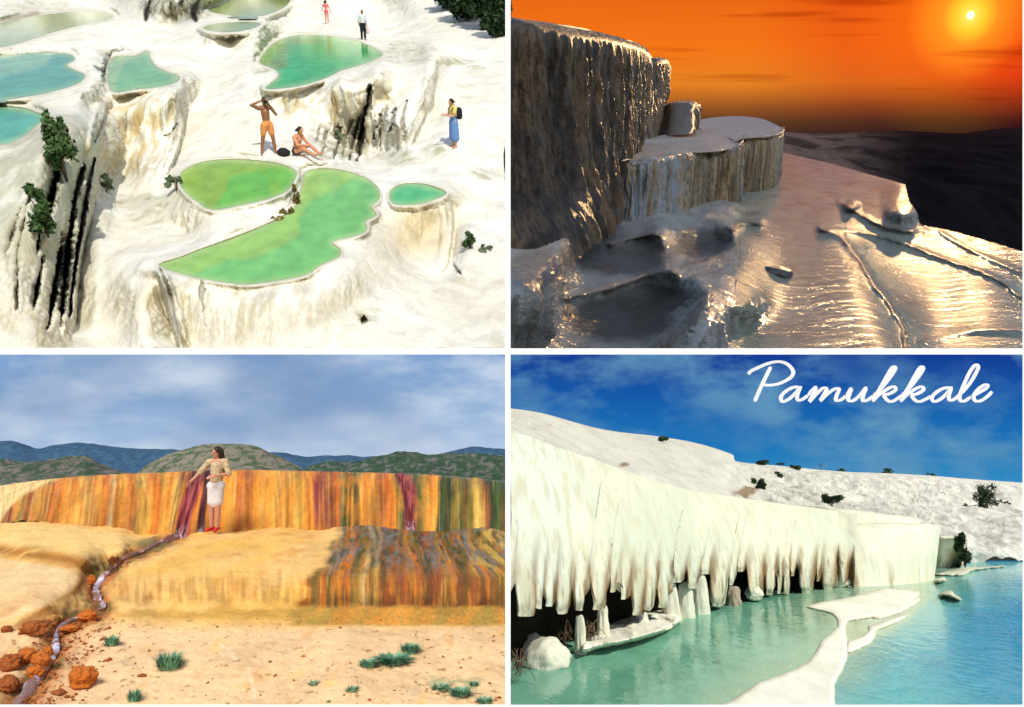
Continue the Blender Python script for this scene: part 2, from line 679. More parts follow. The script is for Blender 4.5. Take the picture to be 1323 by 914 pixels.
def body_mesh(j, fem=False, look=(0, -1, 0), nod=0.0):
    P = []
    sh = .9 if fem else 1.0
    V = {k: Vector(v) for k, v in j.items()}
    # torso
    P.append(capsule(V['hil'], .095 if fem else .09, V['hir'], .095 if fem else .09))
    P.append(capsule(V['pelvis'], .12, V['waist'], .10 if fem else .115))
    P.append(capsule(V['waist'], .10 if fem else .115, V['chest'], .12 if fem else .135))
    P.append(capsule(V['shl'] * .75 + V['shr'] * .25, .085 * sh, V['shr'] * .75 + V['shl'] * .25, .085 * sh))
    P.append(capsule(V['chest'], .12, V['neck'], .055))
    P.append(capsule(V['neck'], .052 * sh, V['head'] - (V['head'] - V['neck']) * .25, .05 * sh))
    # head with face
    up = (V['head'] - V['neck']).normalized()
    lk = Vector(look).normalized(); lk = (lk - up * lk.dot(up)).normalized()
    sd = lk.cross(up)
    rot = Matrix((sd, -lk, up)).transposed().to_4x4()
    h = V['head']
    P.append(ellipsoid(h + up * .01, (.073, .092, .098), rot))
    P.append(ellipsoid(h - up * .055 + lk * .03, (.05, .06, .062), rot))
    P.append(capsule(h + lk * .088 + up * .012, .009, h + lk * .105 - up * .022, .015, 8, 3))       # nose
    P.append(capsule(h + lk * .078 + up * .028 + sd * .035, .012, h + lk * .078 + up * .028 - sd * .035, .012, 8, 3))   # brow
    P.append(capsule(h + lk * .082 - up * .052 + sd * .014, .011, h + lk * .082 - up * .052 - sd * .014, .011, 8, 3))   # lips
    for q in (-1, 1):
        P.append(ellipsoid(h + sd * q * .076 - lk * .005, (.012, .022, .032), rot, 8))
    for s, q in (('l', 1), ('r', -1)):
        P.append(capsule(V['sh' + s], .062 * sh, V['el' + s], .044 * sh))
        P.append(capsule(V['el' + s], .043 * sh, V['wr' + s], .029 * sh))
        d = V['wr' + s] - V['el' + s]
        P += hand_parts(V['wr' + s], d, (-q * .6, -.4, -.3), q)
        P.append(capsule(V['hi' + s], .092, V['kn' + s], .06))
        P.append(capsule(V['kn' + s], .058, V['kn' + s] * .55 + V['an' + s] * .45, .056))
        P.append(capsule(V['kn' + s] * .55 + V['an' + s] * .45, .056, V['an' + s], .036))
        P.append(capsule(V['an' + s] - Vector((0, 0, .03)) + (V['an' + s] - V['to' + s]).normalized() * .03, .034, V['to' + s], .026))
    return fuse(P, .0095, 3), (h, up, lk, sd)


def put_mesh(place, name, me, mat, parent):
    me.name = name
    me.materials.clear(); me.materials.append(mat)
    o = bpy.data.objects.new(name, me)
    link(place, o)
    o.parent = parent
    return o


def cloth(place, name, parts, mat, parent, voxel=.014, smooth=5):
    return put_mesh(place, name, fuse(parts, voxel, smooth), mat, parent)


def hair_parts(fr, length=0.0, bulk=1.0):
    h, up, lk, sd = fr
    P = [ellipsoid(h + up * .035 - lk * .022, (.082 * bulk, .086 * bulk, .084), Matrix((sd, -lk, up)).transposed().to_4x4())]
    if length:
        for q in range(-3, 4):
            a = h + sd * q * .026 - lk * .055 + up * .02
            P.append(capsule(a, .042 * bulk, a - up * length * (1 - .05 * abs(q)) - lk * .03 + sd * q * .008, .024))
        for q in (-1, 1):
            a = h + sd * q * .075 + up * .02 - lk * .01
            P.append(capsule(a, .026, a - up * length * .85 + lk * .02, .016))
    return P


SK = {}


def skin(name, c):
    if name not in SK:
        SK[name] = plain_mat(name, c, .5, .12, 25, .4)
    return SK[name]


def person(place, px, py, D, rz, pose, label, h=1.0, fem=False, skinm=None, look=(0, -1, 0)):
    e = empty(place, 'person', place.pt(px, py, D), rz)
    e.scale = (h, h, h)
    j = dict(STAND); j.update(pose)
    me, fr = body_mesh(j, fem, look)
    put_mesh(place, 'body', me, skinm, e)
    tag(e, label, 'person')
    return e, {k: Vector(v) for k, v in j.items()}, fr
# ------------------------------------------------------------------ place 1: terraces by day, seen from above
P1 = HILL
POOLS = {  # outline in the picture, water level, depth colours
    'F': ([(205,343),(232,333),(260,322),(300,308),(340,292),(372,275),(384,262),(390,240),(396,222),(420,218),(450,222),(475,232),(489,245),(490,258),(480,268),(487,279),(472,287),(474,298),(458,306),(429,313),(439,322),(437,333),(415,343),(395,356),(360,363),(320,368),(280,364),(240,356)], -6.0),
    'M': ([(235,222),(260,210),(295,206),(335,208),(365,213),(383,222),(380,235),(370,248),(345,258),(310,266),(275,272),(255,262),(240,250),(232,238)], -5.72),
    'S': ([(503,250),(512,241),(530,237),(555,240),(577,250),(560,259),(535,265),(508,264)], -6.05),
    'U': ([(335,82),(342,68),(355,55),(378,46),(405,45),(440,48),(470,56),(490,66),(494,72),(480,80),(455,88),(440,92),(425,100),(395,110),(365,115),(342,115),(352,106),(360,97),(352,89)], -4.2),
    'L1': ([(-60,80),(20,70),(60,67),(90,70),(97,78),(86,85),(105,94),(110,100),(98,110),(60,121),(0,131),(-60,140)], -3.66),
    'L3': ([(-60,140),(15,138),(45,145),(57,152),(45,165),(25,180),(0,188),(-60,194)], -3.82),
    'L2': ([(143,76),(175,72),(191,65),(196,78),(205,88),(222,95),(233,100),(228,107),(205,113),(175,116),(143,118)], -4.0),
    'L0': ([(-60,42),(0,30),(50,20),(110,14),(140,18),(145,24),(110,32),(70,42),(30,55),(0,62),(-60,68)], -3.5),
    'T1': ([(268,14),(290,4),(320,-6),(372,-6),(370,8),(350,18),(330,22),(300,21)], -3.0),
    'T2': ([(262,36),(280,30),(320,28),(338,31),(325,38),(300,42),(275,41)], -3.14),
}
for k in POOLS:
    POOLS[k] = (smooth_poly(POOLS[k][0], 3), POOLS[k][1])
C1 = []
for k, (poly, z) in POOLS.items():
    for (x, y) in poly[::6]:
        C1.append((x, y, 1 / float(P1.dz(x, y, z))))
for x, y, D in [
    (-60,-40,95),(60,-40,95),(150,-40,95),(225,-40,90),(280,-40,95),(400,-40,85),(520,-40,80),(660,-40,72),
    (130,2,90),(60,5,92),(190,28,58),(262,28,58),(225,30,58),(200,8,59.5),(250,8,59.5),(225,-12,61),(170,10,66),(278,10,66),(175,40,55),(215,55,49),
    (395,5,84),(400,36,67),(430,30,67),(423,31,67),(470,52,56.5),(540,20,68),(560,45,58),(600,50,56),(650,62,52),(540,70,47),(580,90,42),(640,110,38),
    (300,60,45.4),(260,49,46.8),(300,49,46.4),(335,47,46.4),(300,54,45.9),(320,85,38),(270,75,43),(300,105,36),(260,100,37),(250,130,33),(300,135,31.5),(280,170,29),(320,180,27.6),(250,170,29),
    (345,200,26.2),(395,203,26.2),(420,205,26.6),(365,195,26.8),(330,150,30),(300,200,26.6),(270,200,26.8),
    (330,122,32.6),(380,122,32),(440,100,33),(490,88,34),(500,100,33.5),(555,75,40),(560,95,35),(545,130,32),(510,160,29.6),
    (380,150,31),(430,150,31.6),(470,150,32),(500,130,33),(440,188,30.4),(470,205,30.2),(500,202,29.8),(475,218,27.6),(440,206,27.6),(540,190,28.6),(560,140,32.5),
    (600,130,34),(640,160,31.5),(585,190,28),(630,200,28),(600,230,25.4),(648,250,25),(560,215,26.4),(510,222,26),(490,225,25.9),
    (600,280,22.5),(605,310,20.6),(645,310,21),(600,380,17.8),(650,380,18),(640,445,15.5),(560,445,15.2),(500,445,14.6),
    (540,275,21.6),(545,320,20.9),(570,280,22),(580,330,20.2),(545,380,17.6),(500,330,18.8),(495,290,20.6),(480,350,17.3),(450,400,15.5),
    (205,352,15.5),(220,390,15.1),(260,372,15.25),(320,376,15.2),(260,440,14.4),(340,445,14.2),(420,440,14.5),(400,372,15.5),(440,345,16.4),
    (170,350,17),(190,335,17.6),(150,400,16.2),(130,445,15.2),(180,440,14.7),(135,340,18.2),(150,300,20.3),(200,310,19.6),(240,300,20.3),
    (150,270,22.3),(190,265,22.6),(220,262,22.2),(235,280,20.6),(225,250,22.8),(180,240,24.6),(140,235,25),(215,225,25),
    (190,124,29.3),(230,118,29.4),(150,124,29.3),(155,170,27.4),(190,170,27.6),(225,170,28.2),(190,215,25.6),(145,205,25.8),
    (130,160,23.5),(128,190,22),(120,135,26),(135,100,31),(125,70,39),(110,55,42),(60,63,41),(150,60,44),
    (60,124,25),(100,114,26.6),(115,105,28),(70,138,23.5),(80,150,21.5),
    (10,195,18.4),(50,178,19),(65,160,20),(0,240,16.8),(40,240,16.8),(90,200,19),(60,300,16),(100,260,18.6),(120,240,20.5),(95,330,17.6),(60,380,15.2),
    (20,330,15.2),(10,430,14),(50,430,14.2),(95,400,16.2),(85,445,14.6),(-60,300,15.2),(-60,440,13.6),(-60,220,17.5),
]:
    C1.append((x, y, 1 / D))
f1 = tps(C1)
step = 1.25
gx, gy = np.meshgrid(np.arange(-55, 653.6, step), np.arange(-38, 451.5, step))
D1 = 1 / np.clip(f1(gx, gy), 1 / 130, 1 / 9)
lx1, lz1 = P1.dirs(gx, gy)
poolmask = np.full(gx.shape, 1e9)
inwater = np.zeros(gx.shape, bool)
for k, (poly, z) in POOLS.items():
    sd = sdist(gx, gy, poly)
    inn = sd < 0
    Dp = z / np.where(lz1 < -0.01, lz1, -0.01)
    lip = 0.05 * np.exp(-((sd - 2.5) / 2.5) ** 2)
    Dout = (z + lip) / np.where(lz1 < -0.01, lz1, -0.01)
    t = sstep(0.5, 9, sd)
    D1 = np.where(inn, (z - 0.25 * sstep(0, 5, -sd)) / np.where(lz1 < -0.01, lz1, -0.01), np.where(sd < 9, Dout * (1 - t) + D1 * t, D1))
    poolmask = np.minimum(poolmask, sd)
    inwater |= inn
# where a wall ends and farther ground starts behind it: (line from the top down, side it drops on, metres, fade px)
CREASES = [([(203,346),(212,374),(221,405),(232,446)], -1, 1.3, 46), ([(578,253),(584,285),(578,330),(570,352)], 1, .7, 26), ([(563,72),(560,105),(552,140),(530,185)], 1, 1.7, 34),
           ([(234,103),(238,140),(231,185),(216,222)], 1, 1.5, 36), ([(139,128),(127,180),(123,240),(102,330),(93,428)], 1, 1.6, 28)]
creased = np.zeros(gx.shape)
for pts, side, s_, w_ in CREASES:
    L_ = smooth_poly(pts, 5, False)
    d = seg_dist(gx, gy, L_)
    xl = np.interp(gy, [p[1] for p in L_], [p[0] for p in L_])
    y0_, y1_ = L_[0][1], L_[-1][1]
    on_ = ((gx - xl) * side > 0) & (gy > y0_ - 3) & (gy < y1_ + 30)
    fade = sstep(y0_ - 2, y0_ + 18, gy) * (1 - sstep(y1_ - 12, y1_ + 12, gy))
    nearp = sstep(.5, 6, poolmask)
    D1 = D1 + np.where(on_, s_ * fade * nearp * sstep(0, 6, d) * np.clip(1 - d / w_, 0, 1) ** 1.5, 0) - np.where(~on_ & (np.abs(gx - xl) < 16), .25 * s_ * fade * nearp * sstep(0, 12, d) * (1 - sstep(8, 16, d)), 0)
    creased = np.maximum(creased, fade * np.exp(-(d / 7) ** 2))
# dark slots cut into the hanging walls: (line, half width px, depth m)
SLOTS = [([(122,205),(112,250),(104,300),(97,340)],3.2,1.0),([(96,255),(90,300),(84,360),(78,420)],4.6,1.8),([(80,300),(74,350),(66,400),(62,425)],4.2,1.5),
         ([(70,240),(62,280),(52,300),(46,330)],3.4,1.0),([(28,270),(16,300),(8,330)],2.6,.6),([(55,330),(48,370),(44,400)],3,.9),([(40,250),(30,290),(24,330),(22,400)],1.8,.4),
         ([(86,170),(80,200),(72,230),(62,270),(56,300)],5.5,.9),([(108,215),(100,240),(94,262)],4.5,.9),([(103,300),(95,360),(90,410)],2.4,1.0),
         ([(136,150),(128,172),(122,185)],1.6,.4),([(143,70),(138,85),(134,100)],2.4,.7),([(122,86),(132,92),(138,97)],2.6,.5),
         ([(478,112),(474,135),(470,155),(467,175),(462,208)],3.2,1.1),([(466,150),(458,175),(452,208)],2.0,.7),([(440,165),(436,185),(432,206)],2.2,.5),
         ([(494,140),(488,160),(482,180)],1.3,.5),([(510,140),(506,160),(503,172)],1.3,.5),([(500,135),(494,160),(489,188)],1.2,.4),([(456,155),(447,178),(443,204)],1.4,.4),
         ([(415,160),(409,182)],1.2,.3),([(425,158),(420,185),(415,203)],1.2,.3),([(525,130),(520,158),(523,178)],1.2,.3),
         ([(193,2),(190,14),(188,27)],4.0,1.0),([(236,0),(234,10)],2.2,.6),([(255,2),(250,16),(253,28)],4.5,1.2),([(222,3),(220,14)],1.5,.3),
         ([(230,160),(222,172),(214,176)],1.3,.3),([(585,340),(590,350),(596,356)],1.2,.3),
         ([(470,410),(468,418)],2.4,.4),([(207,347),(214,365),(221,383)],1.6,.3),([(260,355),(262,395),(266,422)],1.1,.2)]
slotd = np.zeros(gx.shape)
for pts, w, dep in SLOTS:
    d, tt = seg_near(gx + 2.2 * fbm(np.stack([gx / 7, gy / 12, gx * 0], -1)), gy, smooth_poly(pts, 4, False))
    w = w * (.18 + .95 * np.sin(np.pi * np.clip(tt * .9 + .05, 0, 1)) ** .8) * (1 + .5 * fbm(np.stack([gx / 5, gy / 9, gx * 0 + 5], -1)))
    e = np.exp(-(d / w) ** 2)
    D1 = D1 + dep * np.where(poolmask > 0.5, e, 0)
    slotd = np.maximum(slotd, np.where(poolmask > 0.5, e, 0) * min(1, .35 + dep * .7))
Pt = P1.pt(gx, gy, D1)
N = grid_normals(Pt)
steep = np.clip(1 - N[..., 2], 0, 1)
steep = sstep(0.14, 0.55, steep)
q = Pt.copy()
safe = sstep(1.0, 9, poolmask)
# travertine flutes on the walls, soft swells and crust ripples on the flats
fl = np.abs(fbm(q, (2.0, .8, .25), 3, 3.1)) * 2.2 - .45
fl2 = np.abs(fbm(q, (6.0, 2.0, .5), 3, 9.1)) * 1.6 - .3
fl3 = np.abs(fbm(q, (13.0, 5.0, .5), 2, 91.)) * 1.6 - .3
sw = fbm(q, (.45, .45, .9), 4, 21.0)
cr = np.abs(fbm(q, (1.1, .9, 1.5), 4, 31.0))
amp = safe * (1 - .85 * creased) * (1 - .9 * np.clip(slotd * 1.3, 0, 1)) * (steep * ((0.05 + .016 * np.clip(D1 - 14, 0, 18)) * fl + 0.05 * fl2 + .04 * fl3) + (1 - .4 * steep) * (.14 * sw + .10 * cr))
rimw = np.exp(-(np.maximum(poolmask, 0) / 14) ** 2) * (poolmask > 0)
Pt = Pt + N * amp[..., None]
# colours of the mineral, damp patches, stains and painted crevice shade
cream = np.array((.83, .79, .67)); white = np.array((.87, .85, .77)); ochre = np.array(lin(196, 168, 96)); grey = np.array(lin(186, 182, 160))
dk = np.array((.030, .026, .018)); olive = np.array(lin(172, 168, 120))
col = mixc(cream, white, sstep(-.25, .3, fbm(q, (.3, .3, .3), 4, 50.)))
col = mixc(col, np.array((.70, .675, .55)), .62 * steep)  # wall shading put into the colour: steeper faces darker
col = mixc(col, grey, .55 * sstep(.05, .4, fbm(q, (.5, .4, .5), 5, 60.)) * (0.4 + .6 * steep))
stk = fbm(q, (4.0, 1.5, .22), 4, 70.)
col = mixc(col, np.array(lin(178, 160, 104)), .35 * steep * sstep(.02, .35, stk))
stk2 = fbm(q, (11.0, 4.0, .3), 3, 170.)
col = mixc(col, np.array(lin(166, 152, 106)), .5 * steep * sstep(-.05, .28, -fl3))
col = mixc(col, np.array(lin(150, 140, 104)), .35 * steep * sstep(.12, .4, stk2) * sstep(-.2, .2, fbm(q, (.8, .6, .6), 3, 75.)))
col = mixc(col, ochre, .75 * blob(gx, gy, 180, 170, 40, 55, .9) * sstep(-.15, .2, stk))
col = mixc(col, ochre, .5 * blob(gx, gy, 545, 300, 45, 34, .6))
col = mixc(col, np.array(lin(190, 165, 100)), .5 * blob(gx, gy, 420, 130, 80, 30, .8) * sstep(-.1, .25, stk))
col = mixc(col, np.array(lin(150, 140, 90)), .6 * blob(gx, gy, 445, 185, 50, 28, .5) * sstep(-.2, .15, stk))
col = mixc(col, np.array(lin(176, 175, 150)), .85 * blob(gx, gy, 40, 270, 85, 110, .5) * (.5 + .5 * sstep(-.3, .1, stk)))
col = mixc(col, grey * .9, .6 * blob(gx, gy, 60, 165, 60, 22, .5) + 0)
col = mixc(col, np.array(lin(118, 116, 88)), .85 * blob(gx, gy, 226, 6, 44, 26, .2) * (.4 + .6 * sstep(-.2, .2, stk)))
col = mixc(col, np.array(lin(176, 166, 128)), .6 * blob(gx, gy, 310, 395, 130, 40, .7) * sstep(-.15, .25, stk))
for cx, cy, rx, ry, s in [(525,70,36,15,.75),(178,262,36,11,.7),(222,262,26,12,.6),(193,283,34,9,.6),(515,205,24,9,.7),(560,196,16,9,.7),(628,226,26,9,.7),(590,80,20,5,.7),(475,405,16,11,.8),
                          (612,88,14,3,.6),(340,92,14,5,.7),(635,440,18,9,.6),(600,365,20,6,.4),(610,125,16,2,.6),(45,12,60,10,.5)]:
    col = mixc(col, olive * .85, s * blob(gx + 16 * fbm(np.stack([gx / 22, gy / 9, gx * 0], -1)), gy + 5 * fbm(np.stack([gx / 22, gy / 9, gx * 0 + 9], -1)), cx, cy, rx, ry, .3) * (.35 + .65 * sstep(-.3, .1, cr * 2 - .6)))
col = mixc(col, np.array(lin(120, 100, 50)), .8 * np.exp(-(seg_dist(gx, gy, [(0,27),(30,22),(48,18)]) / 3) ** 2))
col = mixc(col, dk, np.clip(slotd * 1.25, 0, 1) ** 1.3)  # crevice shade painted near black, deeper slots darker
wetrim = np.exp(-((poolmask - 1.0) / 2.0) ** 2)
col = mixc(col, np.array(lin(204, 198, 174)), .5 * wetrim)
M_TRAV = terrain_mat('travertine_day', .85, .2, .30, 1.2, (1, 1, .6), 9.0, (1.4, 1.2, .35), bump=.55, bdist=.06)
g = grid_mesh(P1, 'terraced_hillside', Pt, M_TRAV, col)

# waters
def poly_water(place, name, poly, z, colf, mat, stepx=1.6, grow=1.5, label=None):
    a = np.array(poly)
    x0, y0 = a.min(0) - 3; x1, y1 = a.max(0) + 3
    gx, gy = np.meshgrid(np.arange(x0, x1 + stepx, stepx), np.arange(y0, y1 + stepx, stepx))
    sd = sdist(gx, gy, poly)
    keep = sd < grow + stepx
    P = place.on(gx, gy, z)
    return grid_mesh(place, name, P, mat, colf(gx, gy, sd, P), keep)

M_POOL = water_mat('pool_water', .10, 1.09, .25, 6.0, (1, .4, 1), .18, .02)
G_deep = np.array((.06, .45, .12)); G_mid = np.array(lin(120, 186, 114)); G_shal = np.array(lin(150, 192, 108)); G_ol = np.array(lin(140, 176, 76)); TEAL = np.array(lin(108, 172, 146))
def wc(main, shal, deep_poly=None, patches=()):
    def f(gx, gy, sd, P):
        w = 2.0 * fbm(np.stack([gx / 18, gy / 10, gx * 0], -1))
        c = np.ones(gx.shape + (3,)) * main
        if deep_poly is not None:
            s2 = sdist(gx + w, gy + w, deep_poly)
            c = mixc(np.ones(gx.shape + (3,)) * shal, c, 1 - sstep(-3.5, 3.5, s2 + 2.5 * fbm(np.stack([gx / 6, gy / 4, gx * 0], -1))))
        for (x, y, rx, ry, cc, s) in patches:
            c = mixc(c, cc, s * blob(gx + 3 * w, gy, x, y, rx, ry, .3))
        c = c * (1 + .22 * fbm(np.stack([gx / 26, gy / 12, gx * 0 + 4], -1), oct=5))[..., None]
        c = mixc(c, np.array(lin(178, 200, 140)), .5 * sstep(-9, 0, sd + w))
        return mixc(c, np.array(lin(150, 158, 140)), .45 * sstep(-2.6, 0, sd))
    return f
DEEP_F = smooth_poly([(245,358),(285,340),(300,335),(330,333),(360,320),(385,305),(388,285),(400,262),(425,250),(445,238),(460,228),(480,236),(494,245),(490,262),(480,275),(486,284),(470,292),(470,302),(430,313),(438,322),(436,333),(410,346),(390,358),(350,366),(300,369),(260,364)], 3)
poly_water(P1, 'water', *POOLS['F'], wc(G_mid, G_shal, DEEP_F), M_POOL)
poly_water(P1, 'water', *POOLS['M'], wc(np.array(lin(112, 182, 82)), G_ol, smooth_poly([(275,275),(290,250),(300,228),(330,222),(365,215),(390,222),(380,240),(350,262),(310,272)], 3)), M_POOL)
poly_water(P1, 'water', *POOLS['S'], wc(np.array(lin(96, 186, 126)), G_mid), M_POOL)
poly_water(P1, 'water', *POOLS['U'], wc(G_deep, G_ol, None, [(352,66,22,20,G_ol,.8),(352,84,20,6,np.array(lin(130,150,60)),.8),(385,52,30,6,np.array(lin(128,168,84)),.7),(350,104,12,8,G_mid,.4)]), M_POOL)
poly_water(P1, 'water', *POOLS['L1'], wc(TEAL, np.array(lin(152, 196, 158)), smooth_poly([(-60,112),(20,95),(60,84),(62,76),(90,68),(112,96),(112,112),(60,125),(0,135),(-60,144)], 3)), M_POOL)
poly_water(P1, 'water', *POOLS['L3'], wc(np.array(lin(100, 174, 150)), TEAL), M_POOL)
poly_water(P1, 'water', *POOLS['L2'], wc(np.array(lin(132, 188, 130)), np.array(lin(164, 196, 140)), smooth_poly([(150,120),(160,85),(192,70),(206,90),(222,98),(215,112),(180,118)], 3)), M_POOL)
poly_water(P1, 'water', *POOLS['L0'], wc(np.array(lin(178, 190, 142)), olive), M_POOL)
poly_water(P1, 'water', *POOLS['T1'], wc(np.array(lin(172, 188, 116)), olive), M_POOL)
poly_water(P1, 'water', *POOLS['T2'], wc(np.array(lin(172, 184, 112)), olive), M_POOL)

_ys = gy[:, 0]; _xs = gx[0]
def at1(px, py):
    i = int(round((py - _ys[0]) / step)); k = int(round((px - _xs[0]) / step))
    p = Pt[min(max(i, 0), Pt.shape[0] - 1), min(max(k, 0), Pt.shape[1] - 1)]
    return float(p[1])

# plants
L_DARK = leaf_mat('dark_leaves', (.012, .028, .010), (.035, .07, .022), 1.2)
L_MID = leaf_mat('green_leaves', (.03, .075, .02), (.09, .16, .05), 2.5)
L_PALE = leaf_mat('grey_green_leaves', (.09, .14, .07), (.20, .26, .13), 2.5)
L_DRY = leaf_mat('dry_leaves', (.16, .11, .035), (.30, .22, .07), 2.5)
WOOD = plain_mat('bark', (.09, .065, .045), .9, .4, 14, .1, .4)
bush(P1, 'hanging_shrub', 86, 232, at1(86, 218) - .7, 36, 86, 1300, .075, L_MID, WOOD, 'tall leafy green shrub growing up the grey cliff beside the dark clefts', 'shrub', seed=3)
bush(P1, 'hanging_shrub', 62, 304, at1(62, 290) - .8, 38, 66, 700, .07, L_MID, WOOD, 'ragged green shrub hanging lower in the black cleft of the left cliff', 'shrub', seed=4)
bush(P1, 'low_shrub', 228, 247, at1(228, 246), 26, 24, 420, .06, L_PALE, WOOD, 'grey green shrub at the left end of the small upper green pool', 'shrub', seed=5)
bush(P1, 'low_shrub', 138, 248, at1(138, 247), 26, 22, 240, .06, L_PALE, WOOD, 'sparse pale shrub on the white slope beside the cliff of clefts', 'shrub', seed=6)
bush(P1, 'round_bush', 608, 322, at1(606, 316) - .2, 26, 34, 700, .05, L_MID, WOOD, 'round dark green bush on the white slope right of the pools', 'bush', seed=7)
bush(P1, 'low_shrub', 628, 325, at1(628, 325), 22, 10, 160, .04, L_PALE, WOOD, 'pale scrubby growth beside the round dark green bush', 'shrub', seed=8)
bush(P1, 'wall_plant', 437, 186, at1(437, 184) - .35, 14, 22, 260, .06, L_PALE, WOOD, 'pale leafy plant on the fluted wall behind the sitting person', 'plant', seed=9)
for k, (x, y, w, h, n, mt) in enumerate([(384,272,13,36,260,L_DRY),(371,284,20,16,260,L_DRY),(356,293,20,13,240,L_DRY),(343,298,18,9,160,L_DRY)]):
    bush(P1, 'dry_grass_clump', x, y, at1(x, y) - .25, w, h, n, .06, mt, WOOD,
         ['upright reddish dry clump at the right end of the rim between two green pools', 'second reddish dry clump from the right on the rim between two green pools', 'third reddish dry clump from the right on the rim between two green pools', 'small leftmost reddish dry clump on the rim between two green pools'][k], 'dry grass', 'dry clumps on the pool rim', seed=20 + k)
# dark trees on the upper right slope
def tree(place, px, py, D, w, h, label, group, seed, mat, n=1500, leaf=.16, trunk=.38):
    m = place.scale(px, py, D); w *= m; h *= m
    e = empty(place, 'tree', place.pt(px, py, D))
    v, f = leaf_cloud((0, 0, h * .52), (w * .6, w * .5, h * .52), n, leaf, seed=seed, hollow=.25)
    mesh_obj(place, 'crown', v, f, mat, parent=e, smooth=False)
    r = random.Random(seed)
    t = h * .022
    parts = [tube([(0, 0, -.3), (.1 * w * r.uniform(-1, 1) * .3, 0, h * .3), (.05 * w, 0, h * .75)], [t, t * .8, t * .3], 8)]
    for _ in range(5):
        z = h * r.uniform(.3, .6)
        parts.append(tube([(0, 0, z), (w * r.uniform(-.2, .2), w * r.uniform(-.2, .2), z + h * .12), (w * r.uniform(-.4, .4), w * r.uniform(-.4, .4), z + h * .25)], [t * .45, t * .3, t * .12], 5))
    v, f = merge(parts)
    mesh_obj(place, 'trunk', v, f, WOOD, parent=e)
    tag(e, label, 'tree', group)
    return e
for k, (x, y, w, h, lab) in enumerate([(582,14,40,50,'small dark tree at the left end of the shady row above the slope'),(602,30,46,66,'dark leafy tree second from the left in the row above the slope'),
                                       (624,40,44,80,'dark tree third from the left in the row above the slope'),(643,52,30,80,'dark tree with a thin pale trunk at the right end of the row'),(660-14,30,26,70,'dark tree standing behind the right end of the row')]):
    tree(P1, x, y, at1(x, y) + (.5 if k < 4 else 6), w, h, lab, 'dark trees above the white slope', 40 + k, L_DARK, 4200, .22)

# people
S_TAN = skin('tanned_skin', (.30, .135, .065)); S_FAIR = skin('fair_skin', (.58, .30, .19)); S_PINK = skin('sunburnt_skin', (.62, .27, .15))
HAIR_D = plain_mat('dark_hair', (.018, .012, .009), .6, .3, 40)
ORANGE_C = plain_mat('orange_cloth', (.75, .30, .10), .8, .15, 20)
PINK_C = plain_mat('pink_cloth', (.80, .12, .20), .8, .15, 20)
BLACK_C = plain_mat('black_cloth', (.012, .013, .016), .8, .3, 20)
WHITE_C = plain_mat('white_cloth', (.70, .74, .78), .85, .1, 20)
BLUE_C = plain_mat('blue_cloth', (.13, .26, .52), .85, .2, 12)
YEL_C = plain_mat('yellow_cloth', (.80, .62, .22), .85, .15, 20)
RED_C = plain_mat('red_leather', (.60, .03, .03), .5, .2, 20)

def shorts(j, r=.108, cut=.62):
    P = [capsule(j['hil'], .112, j['hir'], .112), capsule(j['pelvis'], .132, j['pelvis'] + (j['waist'] - j['pelvis']) * .5, .122)]
    for s in 'lr':
        P.append(capsule(j['hi' + s], r + .004, j['hi' + s] * (1 - cut) + j['kn' + s] * cut, r * .88, rings=2))
    return P

# standing man holding a camera to his face
e, j, fr = person(P1, 350, 200, at1(350, 200), R(40), dict(
    shl=(.19, 0, 1.43), shr=(-.19, 0, 1.43), ell=(.26, -.20, 1.23), wrl=(.09, -.22, 1.50), elr=(-.44, -.06, 1.56), wrr=(-.15, -.10, 1.66),
    hil=(.09, 0, .92), knl=(.13, -.03, .5), anl=(.17, 0, .085), tol=(.22, -.14, .03), hir=(-.09, 0, .92), knr=(-.17, .05, .5), anr=(-.24, .12, .085), tor=(-.30, 0, .03),
    head=(0, -.04, 1.62)), 'tanned man in orange shorts standing with both arms raised to his face', 1.06, skinm=S_TAN)
cloth(P1, 'swim_shorts', shorts(j), ORANGE_C, e)
cloth(P1, 'hair', hair_parts(fr), HAIR_D, e)
v, f = ellipsoid((0, 0, 0), (.02, .02, .02)); 
cam_parts = [([(x, y, z) for x in (-.06, .06) for y in (-.20, -.15) for z in (1.58, 1.66)], [(0, 1, 3, 2), (4, 6, 7, 5), (0, 4, 5, 1), (2, 3, 7, 6), (0, 2, 6, 4), (1, 5, 7, 3)]), capsule((0, -.19, 1.62), .03, (0, -.26, 1.62), .03)]
e2 = empty(P1, 'photo_camera', (0, 0, 0)); e2.matrix_world = e.matrix_world.copy()
v, f = merge(cam_parts); ob = mesh_obj(P1, 'camera_body', v, f, BLACK_C, parent=e2, smooth=False)
tag(e2, 'black camera held to the face of the man in orange shorts', 'camera')
# seated figure
e, j, fr = person(P1, 384, 199, at1(384, 199), R(62), dict(
    pelvis=(0, 0, .12), waist=(0, -.04, .27), chest=(0, -.10, .46), neck=(0, -.16, .62), head=(0, -.24, .76), shl=(.18, -.12, .56), shr=(-.18, -.12, .56),
    ell=(.22, -.26, .34), wrl=(.10, -.44, .34), elr=(-.22, -.26, .34), wrr=(-.10, -.44, .34),
    hil=(.09, 0, .10), hir=(-.09, 0, .10), knl=(.14, -.42, .30), anl=(.14, -.82, .07), tol=(.16, -.94, .12), knr=(-.13, -.42, .22), anr=(-.12, -.86, .06), tor=(-.13, -.98, .12)),
    'tanned person in dark swimwear sitting on the white ground with head bent', 1.05, skinm=S_PINK, look=(0, -.8, -.5))
cloth(P1, 'swimwear', [capsule(j['hil'], .106, j['hir'], .106), capsule(j['pelvis'], .126, j['pelvis'] + Vector((0, 0, .06)), .12)], BLACK_C, e)
